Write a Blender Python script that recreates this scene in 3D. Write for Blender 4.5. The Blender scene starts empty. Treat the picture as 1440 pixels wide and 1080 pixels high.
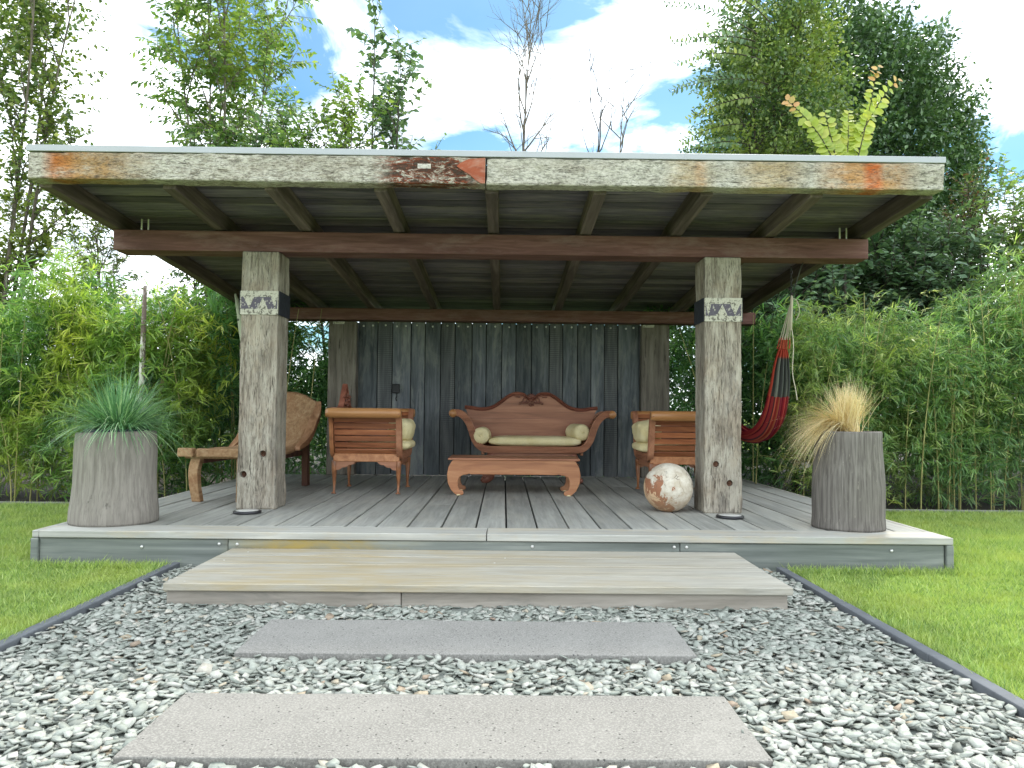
import bpy, bmesh, math, random
import numpy as np
from mathutils import Vector, Matrix, noise as mnoise
R = math.radians
PI = math.pi
scn = bpy.context.scene
random.seed(7)
rng = np.random.default_rng(11)

# ------------------------------------------------------------------ camera
cam_d = bpy.data.cameras.new('camera')
cam = bpy.data.objects.new('camera', cam_d)
scn.collection.objects.link(cam)
scn.camera = cam
cam_d.sensor_width = 36.0
cam_d.lens = 27.0
cam_d.clip_start = 0.05
cam_d.clip_end = 800.0
_yaw, _pit, _rol = R(0.6), R(2.0), 0.0102
_f = Vector((math.sin(_yaw)*math.cos(_pit), math.cos(_yaw)*math.cos(_pit), math.sin(_pit)))
_r = Vector((math.cos(_yaw), -math.sin(_yaw), 0))
_u = _r.cross(_f)
_R = _r*math.cos(_rol) + _u*math.sin(_rol)
_U = -_r*math.sin(_rol) + _u*math.cos(_rol)
cam.matrix_world = Matrix(((_R.x, _U.x, -_f.x, 0), (_R.y, _U.y, -_f.y, 0), (_R.z, _U.z, -_f.z, 1.15), (0, 0, 0, 1)))

# ------------------------------------------------------------------ world: bright broken cloud over a pale blue sky
SUN_EL, SUN_AZ = R(50), R(24)          # azimuth from +Y (behind the pavilion) towards +X
w = bpy.data.worlds.new('World'); scn.world = w; w.use_nodes = True
nt = w.node_tree; nt.nodes.clear()
def wn(t, **k):
    n = nt.nodes.new(t)
    for a, b in k.items(): setattr(n, a, b)
    return n
def wl(a, b): nt.links.new(a, b)
out = wn('ShaderNodeOutputWorld')
sky = wn('ShaderNodeTexSky', sky_type='NISHITA', sun_disc=False)
sky.sun_elevation = SUN_EL; sky.sun_rotation = SUN_AZ
sky.air_density = 1.0; sky.dust_density = 0.6; sky.ozone_density = 1.5
bg1 = wn('ShaderNodeBackground'); bg1.inputs[1].default_value = 0.058
tint = wn('ShaderNodeMix', data_type='RGBA', blend_type='MULTIPLY'); tint.inputs[0].default_value = 1.0; tint.inputs[7].default_value = (0.62, 0.98, 1.06, 1)
wl(sky.outputs[0], tint.inputs[6]); wl(tint.outputs[2], bg1.inputs[0])
tc = wn('ShaderNodeTexCoord')
sep = wn('ShaderNodeSeparateXYZ'); wl(tc.outputs['Generated'], sep.inputs[0])
mz = wn('ShaderNodeMath', operation='MAXIMUM'); wl(sep.outputs[2], mz.inputs[0]); mz.inputs[1].default_value = 0.0
az = wn('ShaderNodeMath', operation='ADD'); wl(mz.outputs[0], az.inputs[0]); az.inputs[1].default_value = 0.22
dv = wn('ShaderNodeCombineXYZ')
for i in (0, 1):
    m = wn('ShaderNodeMath', operation='DIVIDE'); wl(sep.outputs[i], m.inputs[0]); wl(az.outputs[0], m.inputs[1]); wl(m.outputs[0], dv.inputs[i])
n1 = wn('ShaderNodeTexNoise'); n1.inputs['Scale'].default_value = 1.7; n1.inputs['Detail'].default_value = 9; n1.inputs['Roughness'].default_value = 0.58
n1.inputs['Distortion'].default_value = 0.5
mp = wn('ShaderNodeMapping'); mp.inputs['Location'].default_value = (3.1, 1.7, 0); wl(dv.outputs[0], mp.inputs[0]); wl(mp.outputs[0], n1.inputs['Vector'])
# the cloud is broken in one part of the sky
dt = wn('ShaderNodeVectorMath', operation='DOT_PRODUCT'); wl(tc.outputs['Generated'], dt.inputs[0])
bd = Vector((0.09, 1.0, 0.42)).normalized(); dt.inputs[1].default_value = bd
mr = wn('ShaderNodeMapRange'); mr.inputs[1].default_value = 0.86; mr.inputs[2].default_value = 1.0; mr.inputs[3].default_value = 0.10; mr.inputs[4].default_value = -0.13
wl(dt.outputs['Value'], mr.inputs[0])
amp = wn('ShaderNodeMath', operation='MULTIPLY_ADD'); wl(n1.outputs[0], amp.inputs[0]); amp.inputs[1].default_value = 1.5; amp.inputs[2].default_value = -0.25
ad = wn('ShaderNodeMath', operation='ADD'); wl(amp.outputs[0], ad.inputs[0]); wl(mr.outputs[0], ad.inputs[1])
cr = wn('ShaderNodeValToRGB'); cr.color_ramp.elements[0].position = 0.40; cr.color_ramp.elements[1].position = 0.57
cr.color_ramp.elements[0].color = (0.02, 0.02, 0.02, 1); cr.color_ramp.elements[1].color = (1, 1, 1, 1)
wl(ad.outputs[0], cr.inputs[0])
n2 = wn('ShaderNodeTexNoise'); n2.inputs['Scale'].default_value = 2.6; n2.inputs['Detail'].default_value = 6
wl(mp.outputs[0], n2.inputs['Vector'])
cc = wn('ShaderNodeValToRGB'); cc.color_ramp.elements[0].position = 0.34; cc.color_ramp.elements[1].position = 0.68
cc.color_ramp.elements[0].color = (0.20, 0.225, 0.25, 1); cc.color_ramp.elements[1].color = (0.94, 0.99, 1.02, 1)
wl(n2.outputs[0], cc.inputs[0])
bg2 = wn('ShaderNodeBackground'); bg2.inputs[1].default_value = 1.95; wl(cc.outputs[0], bg2.inputs[0])
mx = wn('ShaderNodeMixShader'); wl(cr.outputs[0], mx.inputs[0]); wl(bg1.outputs[0], mx.inputs[1]); wl(bg2.outputs[0], mx.inputs[2])
wl(mx.outputs[0], out.inputs[0])

sun_d = bpy.data.lights.new('sun', 'SUN'); sun_d.energy = 1.7; sun_d.angle = R(9); sun_d.color = (1.0, 0.95, 0.86)
sun = bpy.data.objects.new('sun', sun_d); scn.collection.objects.link(sun)
sdir = Vector((math.sin(SUN_AZ)*math.cos(SUN_EL), math.cos(SUN_AZ)*math.cos(SUN_EL), math.sin(SUN_EL)))
sun.rotation_euler = sdir.to_track_quat('Z', 'Y').to_euler(); sun.location = (0, 0, 20)

vs = scn.view_settings
vs.view_transform = 'Standard'; vs.look = 'None'; vs.gamma = 1.0; vs.use_curve_mapping = False
vs.exposure = 1.42
scn.render.engine = 'CYCLES'
scn.cycles.max_bounces = 8; scn.cycles.transparent_max_bounces = 8

# ------------------------------------------------------------------ object helpers
COL = scn.collection
def link(o, parent=None):
    COL.objects.link(o)
    if parent: o.parent = parent
    return o
def tag(o, label=None, cat=None, group=None, kind=None):
    if label: o['label'] = label
    if cat: o['category'] = cat
    if group: o['group'] = group
    if kind: o['kind'] = kind
    return o
def thing(name, loc, label, cat, group=None, rz=0.0):
    o = bpy.data.objects.new(name, None); link(o); o.location = loc; o.rotation_euler = (0, 0, rz)
    o.empty_display_size = 0.1
    return tag(o, label, cat, group)
def put(name, mesh, parent=None, loc=(0, 0, 0), rot=(0, 0, 0), world=True):
    """loc is in world axes relative to the parent's chain when world=True (parents are unrotated)"""
    o = bpy.data.objects.new(name, mesh); link(o, parent)
    l = Vector(loc)
    if parent and world:
        p = parent
        while p: l = l - p.location; p = p.parent
    o.location = l; o.rotation_euler = rot
    return o
def bm_mesh(name, bm, mat, smooth=False):
    me = bpy.data.meshes.new(name); bm.normal_update(); bm.to_mesh(me); bm.free()
    if mat: me.materials.append(mat)
    if smooth: me.polygons.foreach_set('use_smooth', [True]*len(me.polygons))
    return me
def np_mesh(name, V, F, mat, tint=None, smooth=False, extra=None):
    V = np.asarray(V, np.float32); F = np.asarray(F, np.int32); k = F.shape[1]
    me = bpy.data.meshes.new(name)
    me.vertices.add(len(V)); me.vertices.foreach_set('co', V.ravel())
    me.loops.add(F.size); me.loops.foreach_set('vertex_index', F.ravel())
    me.polygons.add(len(F)); me.polygons.foreach_set('loop_start', np.arange(0, F.size, k, dtype=np.int32))
    try: me.polygons.foreach_set('loop_total', np.full(len(F), k, np.int32))
    except Exception: pass
    if smooth: me.polygons.foreach_set('use_smooth', np.ones(len(F), bool))
    me.update(calc_edges=True)
    if tint is not None:
        a = me.attributes.new('tint', 'FLOAT', 'POINT'); a.data.foreach_set('value', np.asarray(tint, np.float32))
    if extra is not None:
        a = me.attributes.new('along', 'FLOAT', 'POINT'); a.data.foreach_set('value', np.asarray(extra, np.float32))
    me.materials.append(mat)
    return me
_bc = {}
def box(lx, ly, lz, mat, bev=0.004, seg=1):
    k = (round(lx, 4), round(ly, 4), round(lz, 4), mat.name, bev, seg)
    if k in _bc: return _bc[k]
    bm = bmesh.new(); bmesh.ops.create_cube(bm, size=1.0)
    for v in bm.verts: v.co = Vector((v.co.x*lx, v.co.y*ly, v.co.z*lz))
    if bev: bmesh.ops.bevel(bm, geom=list(bm.edges), offset=bev, segments=seg, affect='EDGES', profile=0.5)
    _bc[k] = bm_mesh('box', bm, mat); return _bc[k]
def old_timber(lx, ly, lz, mat, bev=0.012, step=0.08, amp=0.006, seed=0, erode=None):
    """a hewn timber: bevelled box cut into rings, edges and faces uneven"""
    bm = bmesh.new(); bmesh.ops.create_cube(bm, size=1.0)
    for v in bm.verts: v.co = Vector((v.co.x*lx, v.co.y*ly, v.co.z*lz))
    bmesh.ops.bevel(bm, geom=list(bm.edges), offset=bev, segments=2, affect='EDGES', profile=0.5)
    for ax, L in enumerate((lx, ly, lz)):
        n = int(L/step)
        no = [0, 0, 0]; no[ax] = 1
        for i in range(1, n):
            c = [0, 0, 0]; c[ax] = -L/2 + L*i/n
            bmesh.ops.bisect_plane(bm, geom=bm.verts[:]+bm.edges[:]+bm.faces[:], plane_co=c, plane_no=no)
    bm.normal_update()
    for v in bm.verts:
        p = v.co*5 + Vector((seed*7.3, seed, 0)); q = v.co*19 + Vector((seed, 0, 3))
        d = mnoise.noise(p)*amp + mnoise.noise(q)*amp*0.6
        if erode: d += erode(v.co)
        v.co += v.normal*d
    return bm_mesh('timber', bm, mat, smooth=False)
def lathe(prof, mat, seg=32, smooth=True, wob=0.0, seed=0):
    bm = bmesh.new(); rings = []
    for r_, z in prof:
        ring = []
        for i in range(seg):
            a = 2*PI*i/seg
            rr = r_*(1 + wob*mnoise.noise(Vector((math.cos(a)*1.3+seed, math.sin(a)*1.3, z*1.5))))
            ring.append(bm.verts.new((rr*math.cos(a), rr*math.sin(a), z)))
        rings.append(ring)
    for a, b in zip(rings, rings[1:]):
        for i in range(seg):
            j = (i+1) % seg; bm.faces.new((a[i], a[j], b[j], b[i]))
    bm.faces.new(rings[0][::-1]); bm.faces.new(rings[-1])
    return bm_mesh('lathe', bm, mat, smooth)
def tubes_np(paths, sides=5):
    """paths: list of (pts Nx3, radii N) -> V, F quads"""
    Vs, Fs, off = [], [], 0
    ang = np.arange(sides)*2*PI/sides
    for P, rad in paths:
        P = np.asarray(P, float); rad = np.asarray(rad, float); n = len(P)
        T = np.gradient(P, axis=0); T /= (np.linalg.norm(T, axis=1, keepdims=True)+1e-9)
        up = np.array([0, 0, 1.0]) if abs(T[:, 2].mean()) < 0.8 else np.array([1.0, 0, 0])
        A = np.cross(T, up); A /= (np.linalg.norm(A, axis=1, keepdims=True)+1e-9); B = np.cross(T, A)
        ring = P[:, None, :] + rad[:, None, None]*(np.cos(ang)[None, :, None]*A[:, None, :] + np.sin(ang)[None, :, None]*B[:, None, :])
        Vs.append(ring.reshape(-1, 3))
        i = np.arange(n-1)[:, None]*sides; j = np.arange(sides)[None, :]; k = (np.arange(sides)+1) % sides
        f = np.stack([i+j, i+k[None, :], i+sides+k[None, :], i+sides+j], -1).reshape(-1, 4) + off
        Fs.append(f); off += n*sides
    return np.concatenate(Vs), np.concatenate(Fs)
def tube_mesh(pts, rad, mat, sides=8, caps=True, smooth=True):
    if not hasattr(rad, '__len__'): rad = [rad]*len(pts)
    if caps:
        pts = [pts[0]] + list(pts) + [pts[-1]]
        e0 = Vector(pts[1]) - Vector(pts[2]); e1 = Vector(pts[-2]) - Vector(pts[-3])
        pts[0] = Vector(pts[1]) + e0.normalized()*1e-3; pts[-1] = Vector(pts[-2]) + e1.normalized()*1e-3
        rad = [1e-4] + list(rad) + [1e-4]
    V, F = tubes_np([([tuple(p) for p in pts], rad)], sides)
    return np_mesh('tube', V, F, mat, smooth=smooth)
def spline(pts, n):
    """Catmull-Rom through pts (tuples), n samples per span"""
    P = [Vector(p) for p in pts]; P = [P[0]*2-P[1]] + P + [P[-1]*2-P[-2]]; o = []
    for i in range(1, len(P)-2):
        a, b, c, d = P[i-1:i+3]
        for j in range(n):
            t = j/n
            o.append(0.5*((2*b) + (c-a)*t + (2*a-5*b+4*c-d)*t*t + (3*b-a-3*c+d)*t**3))
    o.append(P[-2]); return o
def extrude_outline(pts2, y0, y1, mat, bev=0.0, plane='xz'):
    """closed outline in XZ extruded along Y"""
    bm = bmesh.new()
    def mk(p, t): return (p[0], t, p[1]) if plane == 'xz' else (p[0], p[1], t)
    a = [bm.verts.new(mk(p, y0)) for p in pts2]; b = [bm.verts.new(mk(p, y1)) for p in pts2]
    n = len(pts2)
    f0 = bm.faces.new(a); f1 = bm.faces.new(b[::-1])
    for i in range(n):
        j = (i+1) % n; bm.faces.new((a[j], a[i], b[i], b[j]))
    bmesh.ops.recalc_face_normals(bm, faces=bm.faces[:])
    if bev:
        ed = [e for e in bm.edges if (e.verts[0] in a and e.verts[1] in a) or (e.verts[0] in b and e.verts[1] in b)]
        bmesh.ops.bevel(bm, geom=ed, offset=bev, segments=2, affect='EDGES', profile=0.5)
    bmesh.ops.triangulate(bm, faces=[f for f in bm.faces if len(f.verts) > 6])
    return bm_mesh('outline', bm, mat)

# ------------------------------------------------------------------ material helpers
class MT:
    def __init__(s, name):
        s.m = bpy.data.materials.new(name); s.m.use_nodes = True; s.t = s.m.node_tree; s.t.nodes.clear()
        s.out = s.t.nodes.new('ShaderNodeOutputMaterial')
        s.b = s.t.nodes.new('ShaderNodeBsdfPrincipled'); s.L(s.b.outputs[0], s.out.inputs[0])
        s.b.inputs['Specular IOR Level'].default_value = 0.3
    def L(s, a, b): s.t.links.new(a, b)
    def N(s, t, ins=None, **k):
        n = s.t.nodes.new(t)
        for a, b in k.items(): setattr(n, a, b)
        for a, b in (ins or {}).items():
            if hasattr(b, 'is_output'): s.L(b, n.inputs[a])
            else: n.inputs[a].default_value = b
        return n
    def obj(s): return s.N('ShaderNodeTexCoord').outputs['Object']
    def rnd(s): return s.N('ShaderNodeObjectInfo').outputs['Random']
    def pos(s): return s.N('ShaderNodeNewGeometry').outputs['Position']
    def attr(s, n): return s.N('ShaderNodeAttribute', attribute_name=n).outputs['Fac']
    def math(s, op, a, b=0.0, c=None, clamp=False):
        n = s.N('ShaderNodeMath', {0: a, 1: b}, operation=op, use_clamp=clamp)
        if c is not None: s.t.nodes.active = n; (s.L(c, n.inputs[2]) if hasattr(c, 'is_output') else setattr(n.inputs[2], 'default_value', c))
        return n.outputs[0]
    def map(s, v, scale=(1, 1, 1), loc=(0, 0, 0)):
        return s.N('ShaderNodeMapping', {0: v, 'Scale': scale, 'Location': loc}).outputs[0]
    def noise(s, v, scale, detail=4, rough=0.55, w=None, dist=0.0):
        n = s.N('ShaderNodeTexNoise', {'Vector': v, 'Scale': scale, 'Detail': detail, 'Roughness': rough, 'Distortion': dist})
        if w is not None:
            n.noise_dimensions = '4D'
            s.L(w, n.inputs['W'])
        return n.outputs[0]
    def ramp(s, f, stops, interp='LINEAR'):
        n = s.N('ShaderNodeValToRGB', {0: f}); e = n.color_ramp; e.interpolation = interp
        while len(e.elements) < len(stops): e.elements.new(0.5)
        for el, (p, c) in zip(e.elements, stops):
            el.position = p
            el.color = (c[0], c[1], c[2], 1) if hasattr(c, '__len__') else (c, c, c, 1)
        return n.outputs[0]
    def mix(s, f, a, b, mode='MIX'):
        n = s.N('ShaderNodeMix', data_type='RGBA', blend_type=mode)
        for sock, v in ((n.inputs[0], f), (n.inputs[6], a), (n.inputs[7], b)):
            if hasattr(v, 'is_output'): s.L(v, sock)
            elif hasattr(v, '__len__'): sock.default_value = (v[0], v[1], v[2], 1)
            else: sock.default_value = v
        return n.outputs[2]
    def hsv(s, c, h=0.5, sa=1.0, v=1.0):
        return s.N('ShaderNodeHueSaturation', {'Hue': h, 'Saturation': sa, 'Value': v, 'Color': c}).outputs[0]
    def bump(s, h, strength=0.3, dist=0.01, n=None):
        i = {'Height': h, 'Strength': strength, 'Distance': dist}
        if n is not None: i['Normal'] = n
        return s.N('ShaderNodeBump', i).outputs[0]
    def fin(s, col, rough=0.7, nrm=None, spec=None, metal=None):
        for k, v in (('Base Color', col), ('Roughness', rough)):
            if hasattr(v, 'is_output'): s.L(v, s.b.inputs[k])
            elif hasattr(v, '__len__'): s.b.inputs[k].default_value = (v[0], v[1], v[2], 1)
            else: s.b.inputs[k].default_value = v
        if nrm is not None: s.L(nrm, s.b.inputs['Normal'])
        if spec is not None: s.b.inputs['Specular IOR Level'].default_value = spec
        if metal is not None: s.b.inputs['Metallic'].default_value = metal
        return s.m
def stretch(axis, along, across):
    v = [across]*3; v['XYZ'.index(axis)] = along; return tuple(v)
def wood(name, dark, mid, light, axis='X', across=22, along=1.3, crack=0.5, bump=0.5, rough=0.8, vary=0.18, patch=None, patch_amt=0.5, spec=0.25, hvary=0.0, crackcol=None, extra=None, crack_pos=0.36):
    s = MT(name); o = s.obj(); rn = s.rnd(); W = s.math('MULTIPLY', rn, 57.0)
    g = s.noise(s.map(o, stretch(axis, along, across)), 1.0, 7, 0.62, W, 0.6)
    c = s.ramp(g, [(0.28, dark), (0.5, mid), (0.72, light)])
    big = s.noise(s.map(o, stretch(axis, 0.9, 3.2)), 1.0, 4, 0.6, W)
    c = s.mix(s.ramp(big, [(0.35, 0.0), (0.7, 0.75)]), c, s.mix(1.0, c, (0.72, 0.72, 0.72), 'MULTIPLY'))
    if patch is not None:
        p = s.noise(s.map(o, stretch(axis, 1.4, 5)), 1.0, 6, 0.7, s.math('ADD', W, 9.0), 0.4)
        c = s.mix(s.math('MULTIPLY', s.ramp(p, [(0.5, 0.0), (0.62, 1.0)]), patch_amt), c, patch)
    if extra: c = extra(s, o, c, W)
    ck = s.noise(s.map(o, stretch(axis, along*1.6, across*2.6)), 1.0, 5, 0.7, s.math('ADD', W, 3.0), 0.8)
    ckm = s.ramp(ck, [(crack_pos-0.03, 1.0), (crack_pos+0.03, 0.0)])
    c = s.mix(s.math('MULTIPLY', ckm, crack), c, crackcol or tuple(x*0.25 for x in dark))
    c = s.hsv(c, s.math('ADD', s.math('MULTIPLY', rn, hvary), 0.5-hvary/2) if hvary else 0.5, 1.0, s.math('ADD', s.math('MULTIPLY', rn, 2*vary), 1-vary))
    fine = s.noise(s.map(o, stretch(axis, along*6, across*8)), 1.0, 3, 0.6, W)
    h = s.math('SUBTRACT', s.math('ADD', g, s.math('MULTIPLY', fine, 0.35)), s.math('MULTIPLY', ckm, 0.9))
    return s.fin(c, rough, s.bump(h, bump, 0.006), spec)
def plain(name, c, rough=0.6, metal=0.0, var=0.12, scale=8.0, bump=0.1):
    s = MT(name); o = s.obj(); n = s.noise(o, scale, 5, 0.6)
    col = s.mix(1.0, c, s.ramp(n, [(0.3, 1-var), (0.7, 1+var)]), 'MULTIPLY')
    return s.fin(col, rough, s.bump(n, bump, 0.01), 0.4, metal)
def leafmat(name, stops, trans=0.35, rough=0.5, posvar=0.25, pscale=0.9, tcol=(1.25, 1.3, 0.65), yellow=None):
    s = MT(name); t = s.attr('tint'); c = s.ramp(t, stops)
    p = s.noise(s.pos(), pscale, 3, 0.6)
    c = s.hsv(c, 0.5, 0.86, s.math('ADD', s.math('MULTIPLY', p, posvar*2), 1-posvar))
    if yellow is not None:
        y = s.noise(s.pos(), yellow[1], 3, 0.6)
        c = s.mix(s.ramp(y, [(0.47, 0.0), (0.66, yellow[2])]), c, yellow[0])
    s.fin(c, rough-.08, None, 0.5)
    tr = s.N('ShaderNodeBsdfTranslucent'); s.L(s.mix(1.0, c, tcol, 'MULTIPLY'), tr.inputs[0])
    m = s.N('ShaderNodeMixShader', {0: trans}); s.L(s.b.outputs[0], m.inputs[1]); s.L(tr.outputs[0], m.inputs[2]); s.L(m.outputs[0], s.out.inputs[0])
    return s.m

# weathered timbers -------------------------------------------------
def lichen_step(s, o, c, W):
    x = s.N('ShaderNodeSeparateXYZ', {0: s.pos()}).outputs[0]
    fall = s.ramp(s.math('MULTIPLY_ADD', x, 0.22, 0.5), [(0.05, 0.35), (0.22, 0.85), (0.55, 0.45), (0.95, 0.05)])
    n = s.noise(s.map(o, (1.3, 6, 6)), 1.0, 6, 0.7, W, 0.5)
    return s.mix(s.math('MULTIPLY', s.ramp(n, [(0.40, 0.10), (0.62, 0.9)]), fall), c, (0.34, 0.26, 0.125))
M_deck = wood('weathered_deck', (0.235, 0.24, 0.222), (0.325, 0.33, 0.306), (0.42, 0.425, 0.395), 'Y', 24, 1.6, 0.35, 0.35, 0.7, 0.15, patch=(0.40, 0.38, 0.32), patch_amt=0.3, crack_pos=0.30)
M_edge = wood('weathered_edge_board', (0.29, 0.29, 0.265), (0.38, 0.38, 0.35), (0.48, 0.475, 0.43), 'X', 30, 1.8, 0.4, 0.35, 0.75, 0.1, patch=(0.40, 0.31, 0.17), patch_amt=0.35, crack_pos=0.30)
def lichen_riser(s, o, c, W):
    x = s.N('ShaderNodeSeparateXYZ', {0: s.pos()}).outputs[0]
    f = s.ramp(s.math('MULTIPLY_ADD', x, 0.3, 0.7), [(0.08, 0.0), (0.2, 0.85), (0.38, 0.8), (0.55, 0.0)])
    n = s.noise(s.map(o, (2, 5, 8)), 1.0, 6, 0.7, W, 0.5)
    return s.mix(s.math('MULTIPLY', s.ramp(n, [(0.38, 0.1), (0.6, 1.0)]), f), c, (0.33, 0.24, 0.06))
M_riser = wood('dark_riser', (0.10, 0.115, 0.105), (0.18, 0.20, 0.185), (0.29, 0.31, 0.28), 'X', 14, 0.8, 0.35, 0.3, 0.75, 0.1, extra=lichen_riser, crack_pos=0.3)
M_step = wood('step_board', (0.27, 0.262, 0.23), (0.37, 0.36, 0.32), (0.47, 0.46, 0.41), 'X', 34, 2.4, 0.4, 0.4, 0.75, 0.07, extra=lichen_step, crack_pos=0.32)
M_stepr = wood('step_riser', (0.20, 0.18, 0.15), (0.33, 0.30, 0.26), (0.46, 0.42, 0.37), 'X', 14, 0.9, 0.45, 0.4, 0.8, 0.08, patch=(0.10, 0.105, 0.10), patch_amt=0.5, crack_pos=0.3)
def post_white(s, o, c, W):
    p = s.noise(s.map(o, (9, 9, 2.0)), 1.0, 7, 0.75, s.math('ADD', W, 21.0), 0.4)
    c = s.mix(s.math('MULTIPLY', s.ramp(p, [(0.46, 0.0), (0.56, 1.0)]), 0.65), c, (0.46, 0.43, 0.36))
    br = s.noise(s.map(o, (5, 5, 3.0)), 1.0, 6, 0.7, s.math('ADD', W, 51.0)); c = s.mix(s.math('MULTIPLY', s.ramp(br, [(0.50, 0.0), (0.60, 1.0)]), 0.40), c, s.mix(1.0, c, (0.78, 0.66, 0.56), 'MULTIPLY'))
    q = s.noise(s.map(o, (6, 6, 2.4)), 1.0, 5, 0.7, s.math('ADD', W, 31.0))
    return s.mix(s.math('MULTIPLY', s.ramp(q, [(0.55, 0.0), (0.65, 1.0)]), 0.5), c, (0.12, 0.11, 0.10))
M_post = wood('post_timber', (0.10, 0.08, 0.062), (0.30, 0.265, 0.215), (0.46, 0.425, 0.36), 'Z', 62, 5.5, 0.8, 1.0, 0.85, 0.04, extra=post_white, crack_pos=0.40)
M_bpost = wood('rear_post_timber', (0.08, 0.068, 0.055), (0.17, 0.15, 0.125), (0.27, 0.245, 0.205), 'Z', 16, 1.6, 0.7, 0.6, 0.85, 0.05, crack_pos=0.38)
def fascia_extra(kind):
    def f(s, o, c, W):
        xyz = s.N('ShaderNodeSeparateXYZ', {0: o}); x, z = xyz.outputs[0], xyz.outputs[2]
        fl = s.noise(s.map(o, (14, 30, 42)), 1.0, 8, 0.8, None, 0.4)
        c = s.mix(s.math('MULTIPLY', s.ramp(fl, [(0.45, 0.0), (0.50, 1.0)]), 0.85), c, (0.52, 0.50, 0.44))
        dk = s.noise(s.map(o, (8, 20, 24)), 1.0, 8, 0.85, None, 0.5)
        n = s.noise(s.map(o, (3, 9, 9)), 1.0, 6, 0.75, None, 0.4)
        def spot(x0, hw, col, amt, lo=0.42, hi=0.56):
            nonlocal c
            d = s.math('ABSOLUTE', s.math('SUBTRACT', x, x0))
            m = s.ramp(s.math('DIVIDE', d, hw), [(0.35, 1.0), (1.0, 0.0)])
            m = s.math('MULTIPLY', m, s.ramp(n, [(lo-0.08, 0.25), (hi, 1.0)]))
            c = s.mix(s.math('MULTIPLY', m, amt), c, col)
        if kind == 'L':
            spot(-1.46, 0.17, (0.40, 0.13, 0.03), 1.0); spot(-1.24, 0.30, (0.36, 0.20, 0.07), 0.9)
            spot(-0.95, 0.2, (0.30, 0.20, 0.10), 0.5)
            n2 = s.noise(s.map(o, (8, 20, 20)), 1.0, 8, 0.8, None, 0.5)
            d = s.math('ABSOLUTE', s.math('SUBTRACT', x, 1.30)); m = s.ramp(s.math('DIVIDE', d, 0.50), [(0.55, 1.0), (0.9, 0.0)])
            c = s.mix(s.math('MULTIPLY', m, s.ramp(n2, [(0.44, 0.0), (0.49, 1.0)])), c, s.mix(s.ramp(dk, [(0.42, 0.0), (0.55, 1.0)]), (0.24, 0.055, 0.022), (0.055, 0.035, 0.025)))
            d = s.math('ABSOLUTE', s.math('SUBTRACT', x, 1.26)); d2 = s.math('ABSOLUTE', s.math('SUBTRACT', z, 0.03))
            m = s.math('MULTIPLY', s.math('LESS_THAN', d, 0.05), s.math('LESS_THAN', d2, 0.018))
            c = s.mix(m, c, (0.62, 0.60, 0.55))
        else:
            spot(-0.2, 0.22, (0.42, 0.28, 0.12), 0.55); spot(0.42, 0.3, (0.42, 0.29, 0.13), 0.6)
            spot(1.15, 0.42, (0.44, 0.22, 0.07), 0.85); spot(1.20, 0.09, (0.50, 0.12, 0.03), 0.95); spot(-0.12, 0.06, (0.5, 0.20, 0.06), 0.25)
        c = s.mix(s.math('MULTIPLY', s.ramp(dk, [(0.55, 0.0), (0.61, 1.0)]), 0.7), c, (0.085, 0.07, 0.055))
        big2 = s.noise(s.map(o, (2.2, 5, 7)), 1.0, 5, 0.7); fn = s.noise(s.map(o, (40, 90, 110)), 1.0, 4, 0.7)
        c = s.mix(s.ramp(big2, [(0.42, 0.0), (0.62, 0.55)]), c, s.mix(1.0, c, (0.62, 0.58, 0.52), 'MULTIPLY'))
        c = s.mix(1.0, c, s.ramp(fn, [(0.35, 0.62), (0.55, 1.1)]), 'MULTIPLY')
        return c
    return f
M_fasL = wood('fascia_left', (0.12, 0.105, 0.085), (0.31, 0.285, 0.235), (0.46, 0.43, 0.36), 'X', 85, 11, 0.75, 1.0, 0.85, 0.0, extra=fascia_extra('L'), crack_pos=0.39)
M_fasR = wood('fascia_right', (0.15, 0.14, 0.115), (0.32, 0.31, 0.265), (0.48, 0.465, 0.40), 'X', 85, 10, 0.75, 1.0, 0.85, 0.0, extra=fascia_extra('R'), crack_pos=0.38)
M_redpaint = wood('red_brown_paint', (0.20, 0.045, 0.02), (0.30, 0.075, 0.035), (0.34, 0.10, 0.05), 'X', 20, 5, 0.35, 0.4, 0.7, 0.0, patch=(0.45, 0.38, 0.32), patch_amt=0.5, crack_pos=0.3)
M_beam = wood('red_beam', (0.10, 0.045, 0.038), (0.165, 0.078, 0.068), (0.25, 0.135, 0.12), 'X', 26, 2.2, 0.5, 0.5, 0.7, 0.1, patch=(0.26, 0.18, 0.165), patch_amt=0.45, crack_pos=0.3)
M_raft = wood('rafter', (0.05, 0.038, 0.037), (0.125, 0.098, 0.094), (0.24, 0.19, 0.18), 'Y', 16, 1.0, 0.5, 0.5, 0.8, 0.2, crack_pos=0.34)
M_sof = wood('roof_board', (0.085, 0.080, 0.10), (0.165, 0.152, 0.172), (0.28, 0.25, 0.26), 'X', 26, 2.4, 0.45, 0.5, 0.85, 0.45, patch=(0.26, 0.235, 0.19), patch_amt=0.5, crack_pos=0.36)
M_wall = wood('wall_plank', (0.045, 0.052, 0.058), (0.108, 0.122, 0.132), (0.20, 0.215, 0.225), 'Z', 18, 1.6, 0.5, 0.5, 0.8, 0.34, patch=(0.23, 0.24, 0.22), patch_amt=0.55, hvary=0.03, crack_pos=0.35)
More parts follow.
